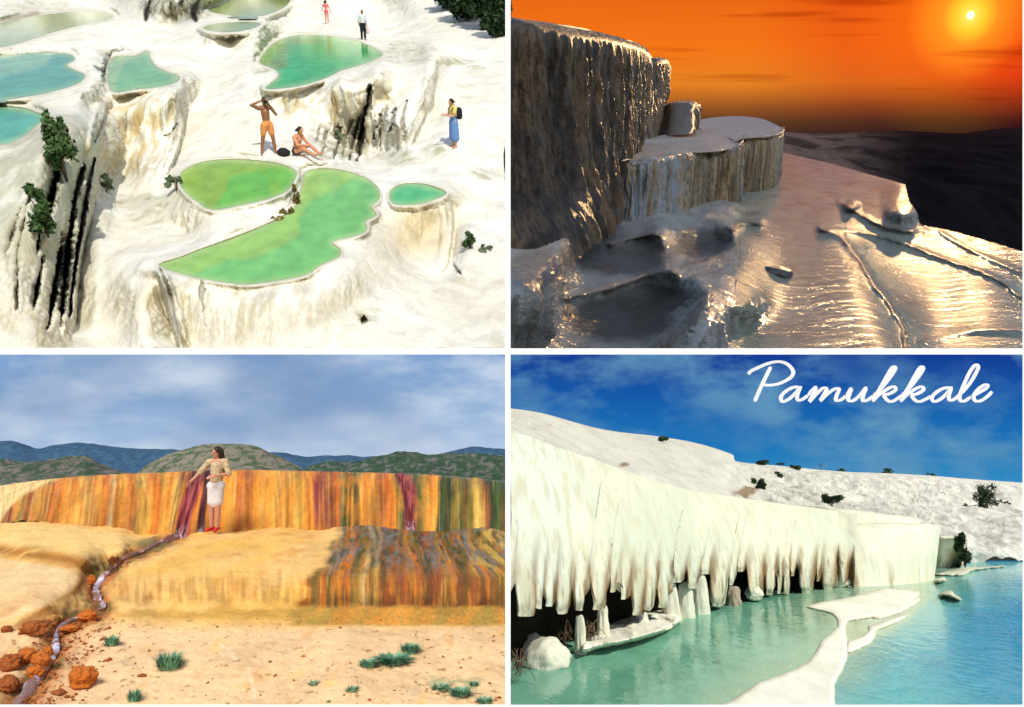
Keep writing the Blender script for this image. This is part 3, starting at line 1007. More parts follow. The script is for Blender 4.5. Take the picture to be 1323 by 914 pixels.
cloth(P1, 'hair', hair_parts(fr, .10), HAIR_D, e)
# bag on the ground
o = lump(P1, 'bag', P1.pt(366, 197, at1(366, 199) - .1), (.22, .16, .14), BLACK_C, 5, .25, 1.8, 3)
tag(o, 'dark bag lying on the ground between the standing man and the sitting person', 'bag')
# woman with a blue skirt
e, j, fr = person(P1, 587, 191, at1(587, 191), R(-60), dict(ell=(.22, -.1, 1.14), wrl=(.08, -.36, 1.18), elr=(-.22, -.1, 1.14), wrr=(-.06, -.36, 1.18), head=(0, -.07, 1.60)),
    'woman in a yellow top and long blue skirt looking down at her hands', .98, True, S_FAIR, (0, -.9, -.4))
cloth(P1, 'skirt', [capsule(j['waist'], .125, (0, 0, .92), .16), capsule((-.06, 0, .9), .14, (-.09, .01, .34), .15, rings=2), capsule((.06, 0, .9), .14, (.09, .01, .34), .15, rings=2), capsule((0, 0, .9), .15, (0, 0, .34), .15, rings=2)], BLUE_C, e, .018)
cloth(P1, 'top', [capsule(j['waist'], .125, j['chest'], .142), capsule(j['shl'], .082, j['shr'], .082), capsule(j['shl'], .075, j['shl'].lerp(j['ell'], .55), .062), capsule(j['shr'], .075, j['shr'].lerp(j['elr'], .55), .062)], YEL_C, e)
cloth(P1, 'hair', hair_parts(fr, .08), HAIR_D, e)
bp = empty(P1, 'backpack', (0, 0, 0)); bp.matrix_world = e.matrix_world.copy()
put_mesh(P1, 'pack_body', fuse([capsule((-.07, .20, 1.10), .12, (-.07, .20, 1.30), .11), capsule((.07, .20, 1.10), .12, (.07, .20, 1.30), .11)], .02, 3), BLACK_C, bp)
v, f = merge([tube([(s * .12, .13, 1.38), (s * .13, -.02, 1.47), (s * .12, -.14, 1.34), (s * .14, .02, 1.10), (s * .1, .14, 1.05)], [.016] * 5, 6) for s in (-1, 1)])
mesh_obj(P1, 'strap', v, f, BLACK_C, parent=bp)
tag(bp, 'small black backpack worn by the woman in the blue skirt', 'backpack')
# two far walkers
e, j, fr = person(P1, 423, 31, at1(423, 31), R(165), dict(ell=(.30, .03, 1.16), wrl=(.36, -.02, .92), elr=(-.30, .03, 1.16), wrr=(-.38, -.02, .92)),
    'person in a pink bikini walking away up the white slope', 1.0, True, S_PINK)
cloth(P1, 'bikini_bottom', [capsule(j['hil'], .106, j['hir'], .106), capsule(j['pelvis'], .122, j['pelvis'] + Vector((0, 0, .03)), .118)], PINK_C, e)
cloth(P1, 'bikini_top', [capsule(j['chest'] + Vector((-.05, 0, .0)), .132, j['chest'] + Vector((.05, 0, .0)), .132)], PINK_C, e)
cloth(P1, 'hair', hair_parts(fr, .12), HAIR_D, e)
e, j, fr = person(P1, 470, 52, at1(470, 52), R(25), dict(head=(0, -.06, 1.60)), 'person in a white shirt and black trousers standing above the upper green pool', 1.06, skinm=S_TAN, look=(0, -.9, -.4))
cloth(P1, 'trousers', shorts(j, .105, 1.0) + [capsule(j['kn' + s], .082, j['an' + s] + Vector((0, 0, .03)), .068, rings=2) for s in 'lr'], BLACK_C, e)
cloth(P1, 'shirt', [capsule(j['waist'] - Vector((0, 0, .06)), .14, j['chest'], .155), capsule(j['shl'], .09, j['shr'], .09), capsule(j['shl'], .08, j['ell'], .066), capsule(j['shr'], .08, j['elr'], .066)], WHITE_C, e)
cloth(P1, 'hair', hair_parts(fr), HAIR_D, e)
bg = empty(P1, 'carrier_bag', (0, 0, 0)); bg.matrix_world = e.matrix_world.copy()
put_mesh(P1, 'bag_body', fuse([capsule((.27, -.06, .66), .09, (.29, -.06, .46), .12)], .02, 3), plain_mat('pale_pink_plastic', (.75, .55, .5), .5), bg)
v, f = tube([(.22, -.07, .68), (.245, -.07, .85), (.28, -.07, .68)], [.008] * 3, 5); mesh_obj(P1, 'handle', v, f, WHITE_C, parent=bg)
tag(bg, 'pale bag carried by the person in the white shirt', 'bag')
o = lump(P1, 'red_cloth', P1.pt(-1, 173, at1(-1, 173)), (.13, .1, .07), RED_C, 9, .4, 2, 3)
tag(o, 'small bright red thing at the edge of the lower left pool', 'cloth')
border_col = bpy.data.collections.new('case'); S.collection.children.link(border_col)
hill_lit = bpy.data.collections.new('lit by the day sun'); hill_lit.children.link(P1.col); hill_lit.children.link(border_col)
sun_lamp(P1, 24, 53, 3.45, (1.0, .95, .84), .6, hill_lit)
# ------------------------------------------------------------------ place 2: terraces at sunset
P2 = DUSK
M_WETROCK = terrain_mat('wet_dark_travertine', .38, .6, .5, 3.0, (1, 1, .35), 16.0, (1.6, 1.6, .7), bump=1.0, bdist=.14)
M_WETPALE = terrain_mat('wet_pale_travertine', .42, .6, .35, 2.5, (1, 1, .8), 12.0, (1, 1, 1), bump=.5, bdist=.05)
M_WETFLAT = terrain_mat('water_film', .17, .3, .42, 3.0, (1, .6, 1), 20.0, (.4, 1.25, 1), bump=1.0, bdist=.13)  # strong colour noise also paints the light and dark of ripples

def wall_disp(P, a1=.10, a2=.05, f=1.0, t0=.3, t1=.5):
    N = grid_normals(P)
    mk = sstep(t0, t1, np.linspace(0, 1, P.shape[0]))[:, None]
    st = sstep(.4, .85, 1 - np.clip(N[..., 2], 0, 1))
    n1 = np.abs(fbm(P, (3.0 * f, 3.0 * f, .5 * f), 3, 5.5)) * 2 - .5
    n2 = fbm(P, (13 * f, 13 * f, 4 * f), 3, 8.2)
    n3 = fbm(P, (.9 * f, .9 * f, .6 * f), 3, 2.2)
    return P + N * (mk * st * (a1 * n1 + a2 * n2) + .05 * n3)[..., None], N, st

def dusk_col(P, st, a, b, fx=3.0):
    s = fbm(P, (fx, fx, .3), 4, 13.)
    c = mixc(np.array(a), np.array(b), sstep(-.25, .3, s))
    return c
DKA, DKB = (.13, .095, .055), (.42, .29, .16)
# the big wall on the left
ctl = []
tops = [(656,25,8.0),(700,30,8.3),(760,40,9.1),(800,50,10.0),(828,60,11.1),(841,74,12.4),(839,90,14.5)]
base = [(656,345,7.3),(690,345,7.4),(735,330,7.7),(772,304,8.4),(796,286,9.6),(810,262,11.2),(814,240,14.0)]
for v, bulge, back in [(-.10, 0, 2.2), (-.02, 0, .9), (.0, 0, .25), (.05, .02, -.05), (.2, .06, .0), (.45, .10, .1), (.7, .06, .1), (.9, 0, .0), (1.05, 0, 0)]:
    row = []
    for (a, b) in zip(tops, base):
        vv = max(v, 0)
        D = a[2] + (b[2] - a[2]) * (vv ** 1.6) + back
        x = a[0] + (b[0] - a[0]) * vv ** 1.3
        y = a[1] + (b[1] - a[1]) * (vv if v >= 0 else 0) + (4 if v < -.05 else 0)
        row.append((x, y, D))
    ctl.append(row)
P, px, py = net(P2, ctl, 64, 40)
P, N, st = wall_disp(P, .13, .05)
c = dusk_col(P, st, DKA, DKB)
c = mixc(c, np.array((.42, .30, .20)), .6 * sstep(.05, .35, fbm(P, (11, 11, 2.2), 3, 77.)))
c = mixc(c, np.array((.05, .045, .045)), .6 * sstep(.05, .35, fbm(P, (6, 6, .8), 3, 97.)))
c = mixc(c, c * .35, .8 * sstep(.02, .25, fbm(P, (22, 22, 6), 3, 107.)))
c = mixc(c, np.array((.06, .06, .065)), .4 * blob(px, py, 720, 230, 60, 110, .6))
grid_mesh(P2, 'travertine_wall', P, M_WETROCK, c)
# pillar behind its end, and the small block
def block(name, tops, base, prof, su, sv, ca, cb, mat, f=1.0, a1=.10, a2=.05, topc=None):
    ctl = []
    for v, back, lift in prof:
        ctl.append([(a[0] + (b[0] - a[0]) * max(v, 0), a[1] + (b[1] - a[1]) * max(v, 0) + lift, a[2] + (b[2] - a[2]) * max(v, 0) + back) for a, b in zip(tops, base)])
    P, px, py = net(P2, ctl, su, sv)
    P, N, st = wall_disp(P, a1, a2, f, .35, .6)
    c = dusk_col(P, st, ca, cb)
    if topc is not None:
        c = mixc(np.array(topc), c, st)
    return grid_mesh(P2, name, P, mat, c)
PROF = [(-.1, 2.0, 1), (0, .6, 0), (.04, .08, 0), (.12, -.05, 0), (.5, 0, 0), (1.05, 0, 0)]
block('travertine_wall', [(834,80,19),(842,76,18),(852,75,18),(862,78,19),(867,90,21)], [(812,196,16.5),(822,197,15.6),(836,196,15.4),(848,190,16.6),(851,178,19)], PROF, 24, 24, DKA, DKB, M_WETROCK)
block('travertine_wall', [(858,136,20),(870,132,18.6),(890,131,18.4),(903,135,19),(906,142,21)], [(852,178,18),(866,174,17),(886,172,16.8),(899,168,17.6),(902,160,21)], PROF, 24, 14, DKA, DKB, M_WETROCK, topc=(.35, .30, .25))
# middle terrace: two fluted drums with water running over their rounded lips
def drum(lip, base, back, z_top, su, wet):
    ctl = []
    far = [(x, y, float(P2.dz(x, y, z_top))) for x, y in back]
    ctl.append(far)
    ctl.append([((f[0] + 2 * l[0]) / 3, f[1] * .38 + l[1] * .62 - 2, float(P2.dz((f[0] + 2 * l[0]) / 3, f[1] * .38 + l[1] * .62 - 2, z_top))) for f, l in zip(far, lip)])
    bd = [float(P2.dz(x, y, -1.67)) + dd for x, y, dd in base]
    ctl.append([(x, y - 4, float(P2.dz(x, y - 4, z_top)) if k not in (0, len(lip) - 1) else bd[k] + .9) for k, (x, y) in enumerate(lip)])
    ctl.append([(x, y - 1, b + .22) for (x, y), b in zip(lip, bd)])
    ctl.append([(x, y + 3, b + .02) for (x, y), b in zip(lip, bd)])
    ctl.append([(x + (q[0] - x) * .15, y + 9, b - .10) for (x, y), q, b in zip(lip, base, bd)])
    ctl.append([(x + (q[0] - x) * .55, y + (q[1] - y) * .55, b - .06) for (x, y), q, b in zip(lip, base, bd)])
    ctl.append([(q[0], q[1], b) for q, b in zip(base, bd)])
    ctl.append([(q[0], q[1] + 9, b + .02) for q, b in zip(base, bd)])
    P, px, py = net(P2, ctl, su, 22)
    N = grid_normals(P)
    r_ = np.linspace(0, 8, P.shape[0])[:, None] * np.ones(P.shape[:2])
    st = sstep(3.3, 4.6, r_)
    P = P + N * (st * (.05 * (np.abs(fbm(P, (6, 5, .35), 3, 5.5)) * 2 - .5) + .028 * (np.abs(fbm(P, (18, 14, .8), 2, 45.)) * 2 - .5) + .015 * fbm(P, (26, 20, 9), 2, 1.)) + (1 - st) * .012 * fbm(P, (3, 1.6, 1), 4) + .045 * np.exp(-((r_ - 3.4) / 1.2) ** 2) * fbm(P, (4, 3, 4), 3, 66.))[..., None]
    c = dusk_col(P, st, (.16, .12, .07), (.44, .33, .19), 7)
    c = mixc(c, c * .3, .85 * sstep(.0, .25, fbm(P, (20, 16, 1.0), 3, 145.)))
    c = mixc(c, np.array((.34, .40, .48)), wet(px, py) * sstep(-.3, .05, fbm(P, (14, 11, .8), 3, 146.)))
    c = mixc(np.array((.50, .45, .36)), c, sstep(2.6, 4.4, r_))
    return grid_mesh(P2, 'middle_terrace', P, M_WETPALE, c)
drum([(946,184),(957,180),(970,178),(985,177),(1000,175),(1010,172),(1013,168)], [(946,250,0),(960,248,0),(972,247,0),(984,245,0),(996,242,0),(1005,237,.2),(1009,228,1.2)],
     [(884,160),(915,153),(945,150.5),(965,151),(985,154),(1000,160),(1009,165)], -.84, 30, lambda x, y: 0 * x)
drum([(790,220),(802,213),(818,208),(850,204),(880,199.5),(905,200),(930,198),(948,192),(958,185),(962,179)], [(786,292,.6),(800,293,.1),(818,294,0),(850,292,0),(880,282,0),(905,272,0),(930,265,0),(948,264,0),(958,261,.2),(962,252,1.2)],
     [(800,190),(812,184),(828,180),(850,176),(876,172),(900,168),(920,166),(936,166),(948,168),(956,172)], -.79, 30, lambda x, y: .85 * (1 - sstep(868, 892, x + 6 * np.sin(y * .2))))

# foreground basins, humps and the wide sheet of water
C2 = []
def z2(x, y, z): C2.append((x, y, z))
for x, y in [(1000,205),(1040,215),(1080,228),(1100,240),(1000,240),(1050,260),(1000,290),(1080,275),(1010,330),(1080,320),(970,262),(960,285),(1000,400),(1060,400),(1000,452),(1100,452),(1130,400),(1150,452),(960,420),(1110,350),(1060,300),(980,450)]:
    z2(x, y, -1.70)
for x, y in [(1010,196),(1060,204),(1120,222),(1168,236)]: z2(x, y, -1.68)
for x, y, z in [(1180,262,-1.66),(1180,290,-1.74),(1150,270,-1.66),(1200,292,-1.78),(1260,312,-1.8),(1330,328,-1.8),
                (1180,318,-1.85),(1240,330,-1.87),(1330,360,-1.9),(1130,320,-1.86),(1160,350,-1.88),(1180,400,-1.88),(1250,370,-1.88),(1290,400,-1.88),(1200,440,-1.9),(1260,452,-1.9),(1330,452,-1.92),(1330,400,-1.9)]:
    z2(x, y, z)
for x, y, z in [(640,330,-1.25),(690,320,-1.25),(725,330,-1.3),(740,350,-1.62),(742,380,-1.78),(735,420,-1.88),(720,452,-1.92),(640,452,-1.7),(680,452,-1.85),(640,400,-1.4),(690,400,-1.5),(715,370,-1.45),
                (760,330,-1.72),(800,320,-1.72),(840,330,-1.74),(800,350,-1.76),(760,365,-1.8),(830,305,-1.66),(855,300,-1.55),(870,330,-1.66),(885,340,-1.72),
                (900,300,-1.72),(930,310,-1.72),(880,300,-1.70),(915,330,-1.72),(890,318,-1.75),(930,290,-1.6),
                (945,300,-1.52),(950,340,-1.5),(958,380,-1.5),(962,400,-1.52),(930,345,-1.5),(900,358,-1.48),(870,350,-1.52),(930,380,-1.42),(900,400,-1.45),(880,440,-1.55),(930,425,-1.5),(860,452,-1.7),(820,452,-1.85),(930,452,-1.62),
                (760,400,-1.9),(780,425,-1.92),(800,400,-1.9),(840,380,-1.86),(850,400,-1.86),(745,452,-1.94),(820,430,-1.92),(870,372,-1.75),(940,262,-1.62),(925,275,-1.6),(980,285,-1.66)]:
    z2(x, y, z)
f2 = tps(C2)
st2 = 1.4
gx, gy = np.meshgrid(np.arange(656, 1330, st2), np.arange(188, 453, st2))
lx, lz = P2.dirs(gx, gy)
Z = np.clip(f2(gx, gy), -2.3, -1.2)
# thin rims of mineral between the sheets of water: (line, half width px, height m)
RIMS = [([(1060,296),(1085,305),(1100,322),(1117,345),(1128,365),(1145,385),(1155,402),(1166,420),(1172,450)],6,.06),
        ([(1060,296),(1110,300),(1160,312),(1220,335),(1270,352),(1295,365),(1320,385)],4,.035),
        ([(1085,262),(1110,276),(1140,292),(1180,300)],5,.05),
        ([(1215,300),(1260,326),(1320,352)],4,.02),([(1185,440),(1240,430),(1270,425),(1330,425)],7,.03),
        ([(945,296),(960,288),(982,288)],6,.12),([(880,346),(900,338),(935,330)],5,.05),([(735,385),(790,372),(840,355),(872,352)],7,.07),
        ([(790,316),(830,305),(852,306),(858,318)],5,.06),([(840,452),(880,430),(905,405),(915,380)],9,.06)]
rimm = np.zeros(gx.shape)
for pts, w, h in RIMS:
    d = seg_dist(gx + 3 * fbm(np.stack([gx / 12, gy / 8, gx * 0], -1)), gy, smooth_poly(pts, 4, False))
    e = np.exp(-(d / (w * .8)) ** 2)
    Z = Z + .7 * h * e
    rimm = np.maximum(rimm, e)
# raised lips along the far edge
for cx, cy, rx, ry, h in [(1168,264,22,22,.11),(1100,266,9,6,.08),(1150,245,20,10,.04)]:
    b = blob(gx, gy, cx, cy, rx, ry, .6); Z = Z + h * b; rimm = np.maximum(rimm, b)
D2 = Z / np.minimum(lz, -.03)
edge = np.interp(gx, [985,1010,1040,1080,1120,1150,1170,1176,1185,1190,1230,1260,1300,1340], [200,196,203,212,224,232,238,262,272,290,298,306,318,330])
keep = np.where(gx < 985, gy > np.interp(gx, [656, 690, 735, 770, 800, 900, 985], [322, 322, 304, 276, 258, 262, 236]), gy > edge)
P = P2.pt(gx, gy, D2)
N = grid_normals(P); st = sstep(.15, .55, 1 - np.clip(N[..., 2], 0, 1))
flat = (1 - st) * (gx > 950)
bum = st * (.05 * (np.abs(fbm(P, (5, 4, 1.2), 3, 5.)) * 2 - .5) + .02 * fbm(P, (18, 15, 6), 3)) + (1 - flat) * .025 * fbm(P, (4, 4, 4), 4, 4.) + .010 * flat * fbm(P, (2.4, 8.5, 2), 3) * (1 - sstep(9, 20, D2)) * (1 - rimm)
P = P + N * bum[..., None]
film = np.array((.46, .53, .46)); dkpool = np.array((.17, .175, .17)); pale = np.array((.58, .64, .55))
c = np.ones(gx.shape + (3,)) * film
c = mixc(c, pale, sstep(-.2, .3, fbm(P, (2, 1.2, 2), 4, 3)) * .6)
left = 1 - sstep(940, 960, gx)
c = mixc(c, np.array((.66, .69, .68)), left)  # left foreground lightened in the colour against the shade of wall and block
wob = 5 * fbm(np.stack([gx / 22, gy / 14, gx * 0], -1), oct=3)
for cx, cy, rx, ry, s in [(800,330,70,26,.85),(905,315,36,20,.85),(800,412,70,30,.95),(840,385,55,18,.9),(690,440,24,22,.7),(690,350,34,26,.55),(770,300,45,14,.6)]:
    c = mixc(c, dkpool, s * blob(gx + wob, gy + wob, cx, cy, rx, ry, .25) * (1 - .8 * rimm))
c = mixc(c, np.array((.42, .37, .31)), .7 * rimm)
c = mixc(c, np.array((.50, .40, .28)), .6 * sstep(1170, 1215, gx) * (1 - sstep(20, 40, gy - edge)))  # golden sun glint along the far right edge, put into the colour
c = mixc(c, np.array((.12, .10, .09)), .5 * st * sstep(-.1, .3, fbm(P, (8, 8, 1), 3, 2)))
grid_mesh(P2, 'terrace_basins', P, M_WETFLAT, c, keep)
# dark boulder in the water
o = lump(P2, 'boulder', P2.on(1004, 353, -1.66), (.155, .15, .075), terrain_mat('wet_boulder', .35, .6, .5, 3, fine=14, color=(.06, .06, .065), bump=.7), 3, .35, 1.5, 4, facet=.6)
tag(o, 'dark wet boulder lying alone on the shining sheet of water', 'boulder')
# black valley beyond
ctl = [[(x, y, D) for x, y, D in zip([880,960,1010,1080,1160,1240,1300,1345], ys, [D] * 8)] for ys, D in [
    ([168,168,170,171,169,171,166,165], 130), ([172,172,174,176,174,175,172,170], 100), ([182,182,190,190,196,200,200,200], 70), ([200,200,205,215,230,240,250,255], 48), ([240,240,240,250,275,300,320,330], 34), ([300,300,300,300,320,340,360,370], 27)]]
P, px, py = net(P2, ctl, 40, 26)
N = grid_normals(P)
P = P + N * (2.2 * fbm(P, (.12, .05, .2), 5, 3.) - 1.0)[..., None] * sstep(165, 190, py)[..., None]
c = mixc(np.array((.30, .20, .15)), np.array((.012, .009, .010)), sstep(1050, 1190, px + 14 * fbm(P, (.2, .1, .2), 4)))
c = mixc(c, c * .35, sstep(.0, .3, fbm(P, (.35, .08, .3), 4, 9.)))
grid_mesh(P2, 'valley', P, terrain_mat('dark_valley', .95, .05, .6, .5, (1, 1, .6), 3.0, bump=.8, bdist=.4), c)

# sky with the low sun in it
def sky_board(place, name, x0, x1, y0, y1, D, mat, bow=0.12):
    gx, gy = np.meshgrid(np.linspace(x0, x1, 60), np.linspace(y0, y1, 40))
    t = (gx - (x0 + x1) / 2) / (x1 - x0) * 2
    P = place.pt(gx, gy, D * (1 - bow * t * t))
    # base colour frame: object coordinates / distance give elevation and bearing
    return grid_mesh(place, name, P, mat, kind='structure')

def sky_nodes(name):
    m = bpy.data.materials.new(name); m.use_nodes = True
    nt = m.node_tree
    nt.nodes.clear()
    out = nt.nodes.new('ShaderNodeOutputMaterial'); em = nt.nodes.new('ShaderNodeEmission')
    nt.links.new(em.outputs[0], out.inputs['Surface'])
    tc = nt.nodes.new('ShaderNodeTexCoord')
    sp = nt.nodes.new('ShaderNodeSeparateXYZ'); nt.links.new(tc.outputs['Object'], sp.inputs[0])
    def div(o):
        d = nt.nodes.new('ShaderNodeMath'); d.operation = 'DIVIDE'
        nt.links.new(o, d.inputs[0]); nt.links.new(sp.outputs['Y'], d.inputs[1])
        return d.outputs[0]
    bx, el = div(sp.outputs['X']), div(sp.outputs['Z'])
    cb = nt.nodes.new('ShaderNodeCombineXYZ'); nt.links.new(bx, cb.inputs[0]); nt.links.new(el, cb.inputs[1])
    return m, nt, em, bx, el, cb.outputs[0]

def rng_map(nt, v, a, b):
    mr = nt.nodes.new('ShaderNodeMapRange'); mr.inputs[1].default_value = a; mr.inputs[2].default_value = b
    nt.links.new(v, mr.inputs[0]); return mr.outputs[0]

def bear(place, px, py):
    x, z = place.dirs(px, py); return float(x), float(z)

m, nt, em, bx, el, vec = sky_nodes('sunset_sky')
e0 = bear(P2, 1000, 176)[1]; e1 = bear(P2, 1000, -20)[1]
t = rng_map(nt, el, e0, e1)
left_c = _ramp(nt, t, [(0, lin(66, 40, 32)), (.10, lin(96, 62, 36)), (.20, lin(150, 84, 36)), (.36, lin(230, 130, 36)), (.6, lin(244, 118, 24)), (1, lin(232, 100, 20))])
right_c = _ramp(nt, t, [(0, lin(38, 16, 22)), (.12, lin(70, 18, 24)), (.22, lin(130, 22, 22)), (.42, lin(214, 24, 18)), (.66, lin(230, 40, 16)), (1, lin(228, 58, 14))])
tb = rng_map(nt, bx, bear(P2, 960, 100)[0], bear(P2, 1290, 100)[0])
c = _mul(nt, left_c, right_c, tb, 'MIX')
sx, sz = bear(P2, 1254, 20)
vm = nt.nodes.new('ShaderNodeVectorMath'); vm.operation = 'DISTANCE'
nt.links.new(vec, vm.inputs[0]); vm.inputs[1].default_value = (sx, sz, 0)
dist = vm.outputs['Value']
glow = _ramp(nt, rng_map(nt, dist, 0, .15), [(0, (1.0, .90, .16)), (.10, (.9, .62, .03)), (.22, (.45, .26, .01)), (.5, (.12, .06, 0)), (1, (0, 0, 0))])
c = _mul(nt, c, glow, 1.0, 'ADD')
disc = _ramp(nt, rng_map(nt, dist, 0, .015), [(0, (3, 3, 2.2)), (.20, (2.5, 2.4, 1.4)), (.34, (0, 0, 0))])
c = _mul(nt, c, disc, 1.0, 'ADD')
streaks = _noise(nt, vec, 5, 3, .5, (.8, 14, 1))
c = _mul(nt, c, _ramp(nt, streaks, [(.30, (.72, .58, .5)), (.42, (1, 1, 1)), (.7, (1.03, 1.05, 1.04))]))
nt.links.new(c, em.inputs['Color'])
sky_board(P2, 'sky', 600, 1400, -60, 210, 180, m, .05)
# warm low sun from the far right
az = 180 - math.degrees(math.atan2(sx, 1)); elv = 9.0
sun_lamp(P2, az, elv, 1.7, (1.0, .60, .26), 1.2)
# ------------------------------------------------------------------ place 3: red springs under a grey sky
P3 = RED
M_RED = terrain_mat('stained_mineral', .7, .3, .35, 2.2, (1, .15, .4), 18.0, (1.5, .15, .4), bump=.35, bdist=.05)
M_SAND = terrain_mat('ochre_crust', .9, .15, .28, 1.6, (1, 1, 1), 14.0, (1, 1, 1), bump=.55, bdist=.03)
cols3 = dict(or1=lin(226,140,44), or2=lin(236,164,62), or3=lin(206,104,36), yel=lin(226,182,84), br=lin(150,86,48), pur=lin(140,58,62), dkr=lin(96,34,36), gr=lin(78,96,46), dgr=lin(44,60,32), blg=lin(112,124,122), pal=lin(226,196,130), ol=lin(160,132,54))
# vertical stripes of algae on the wall: (picture x, colour)
STR = [(0,'pal'),(6,'yel'),(10,'br'),(20,'br'),(28,'or2'),(34,'ol'),(44,'br'),(52,'or2'),(62,'ol'),(70,'or3'),(80,'or1'),(92,'or2'),(100,'or2'),(112,'yel'),(120,'br'),(130,'or2'),(142,'or3'),(150,'pal'),(156,'ol'),(164,'or2'),(170,'or3'),(178,'ol'),(186,'yel'),(196,'or1'),(204,'or3'),(212,'ol'),(222,'or2'),(230,'yel'),
       (238,'dkr'),(250,'pur'),(258,'dkr'),(264,'or3'),(276,'or1'),(290,'or1'),(300,'or2'),(312,'or3'),(322,'br'),(328,'or1'),(338,'or2'),(350,'or2'),(358,'yel'),(366,'or2'),(376,'yel'),(386,'ol'),(394,'or2'),(404,'or1'),(411,'pur'),(420,'pur'),(430,'br'),(438,'or3'),(444,'gr'),(452,'dgr'),(460,'gr'),(464,'ol'),(470,'or1'),(480,'or2'),(490,'br'),(498,'or3'),(506,'or1'),(513,'ol'),(518,'dgr'),(522,'pur'),(532,'pur'),(538,'gr'),(546,'ol'),(556,'or1'),(562,'or2'),(568,'dgr'),(574,'gr'),(580,'dgr'),(588,'ol'),(598,'gr'),(608,'ol'),(618,'yel'),(628,'br'),(634,'dgr'),(644,'gr'),(660,'dgr')]
def stripes(x, tab, p):
    xs = np.array([s[0] for s in tab], float); cc = np.array([cols3[s[1]] for s in tab])
    return np.stack([np.interp(x, xs, cc[:, k]) for k in range(3)], -1)
# wall behind
wt = [(-40,634,21.5),(0,628,20.5),(60,620,19.6),(120,615,19),(190,612,18.6),(260,609,18.4),(330,608,18.4),(420,610,18.4),(510,612,18.2),(560,614,18),(610,618,17.6),(660,623,17.0)]
wb = [(-60,672,17.4),(-6,672,17.4),(50,672,17.4),(112,680,17.0),(185,696,16.2),(240,697,16.2),(330,690,16.8),(420,688,17.0),(510,688,16.9),(560,688,16.8),(610,690,16.5),(660,692,16.2)]
ctl = []
for v, back, up in [(-.2, 7.0, 1.5), (-.1, 4.0, .6), (0, 1.9, 0), (.05, 1.1, 0), (.14, .45, 0), (.28, .05, 0), (.5, -.22, 0), (.78, -.12, 0), (1.03, 0, 0)]:
    ctl.append([(a[0] + (b[0] - a[0]) * max(v, 0), a[1] + (b[1] - a[1]) * max(v, 0) + up, a[2] + (b[2] - a[2]) * max(v, 0) ** 1.5 + back) for a, b in zip(wt, wb)])
P, px, py = net(P3, ctl, 60, 16)
N = grid_normals(P)
vv = np.linspace(-.2, 1.03, P.shape[0])[:, None] * np.ones(P.shape[:2])
x0 = px[np.argmin(np.abs(vv[:, 0]))][None, :] * np.ones(P.shape[:2])      # the stripe a point belongs to starts at the lip above it
Qw = np.stack([x0 * .0185, .2 * vv, vv * 2.2], -1)      # along the wall, down the wall
fl = np.abs(fbm(Qw, (2.6, .2, .22), 3, 4.)) * 2 - .5
P = P + N * sstep(.0, .25, vv)[..., None] * (.09 * fl + .05 * fbm(Qw, (7, .4, .9), 3, 1.) + .05 * fbm(Qw, (.7, .7, .7), 3, 9.))[..., None]
jit = 6 * fbm(Qw, (1.2, .3, .5), 3, 3.) + 2.5 * fbm(Qw, (9, .5, .4), 2, 7.)
xe = x0 + 9 * fbm(np.stack([x0 / 60, vv * .9, vv * 0], -1), oct=3)
c = stripes(xe + jit, STR, P)
c = mixc(c, np.array(cols3['br']), .6 * sstep(.05, .35, fbm(Qw, (9, .4, .3), 4, 40.)))
c = mixc(c, np.array(cols3['or2']), .6 * sstep(.0, .35, fbm(Qw, (14, .5, .3), 3, 140.)) * (xe < 520))
c = mixc(c, np.array(cols3['dgr']), .7 * sstep(.12, .38, fbm(Qw, (12, .5, .3), 3, 240.)) * (.25 + .75 * sstep(400, 600, xe)))
c = mixc(c, np.array(cols3['pal']), .3 * sstep(.18, .42, fbm(Qw, (16, .5, .35), 3, 340.)))
c = mixc(c, np.array(lin(224, 132, 40)), .6 * sstep(.0, .35, fbm(Qw, (5, .4, .4), 4, 44.)) * (px < 420))
c = mixc(c, np.array(cols3['or1']), .4 * sstep(-.1, .3, fbm(Qw, (2.2, 1, 1.6), 4, 144.)) * (px < 560))
c = c * (1 + .30 * fbm(Qw, (9, 1, 9), 4, 501.) + .25 * fbm(Qw, (1.6, 1, .5), 3, 502.))[..., None]
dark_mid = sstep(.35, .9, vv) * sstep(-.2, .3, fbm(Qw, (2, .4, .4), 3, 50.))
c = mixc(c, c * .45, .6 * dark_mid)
c = mixc(c, np.array(cols3['blg']), .8 * sstep(420, 560, px) * (1 - sstep(.0, .22, vv + .06 * fbm(Qw, (4, 2, 1), 3))))  # here and next line: lip painted paler so its shading looks rounded
c = mixc(c, np.array(lin(216, 160, 96)), .6 * (1 - sstep(400, 470, px)) * (1 - sstep(-.02, .12, vv + .05 * fbm(Qw, (4, 2, 1), 3))))
for pts_, w_ in [([(258,606),(250,628),(241,655),(233,700)], 9), ([(270,606),(266,630),(262,660),(258,700)], 5), ([(516,611),(523,628),(528,655),(531,694)], 6)]:
    dd_ = seg_dist(px + 2 * fbm(Qw, (3, .4, .8), 3, 5.), py, smooth_poly(pts_, 6, False)) / w_
    rcol = mixc(np.array(lin(112, 34, 34)), np.array(lin(186, 92, 92)), sstep(-.1, .3, fbm(Qw, (22, 1, 1.2), 3, 65.)))
    rcol = mixc(rcol, np.array(lin(44, 22, 26)), .9 * sstep(.05, .35, fbm(Qw, (18, 1, .8), 3, 66.)) if w_ > 5.5 else .8 * np.ones(px.shape))
    c = mixc(c, rcol, 1 - sstep(.75, 1.15, dd_))
    c = mixc(c, np.array(lin(214, 200, 214)), .8 * (1 - sstep(.7, 1.0, dd_)) * sstep(.86, 1.0, vv) * sstep(-.1, .2, fbm(Qw, (30, 1, 14), 2, 7.)))
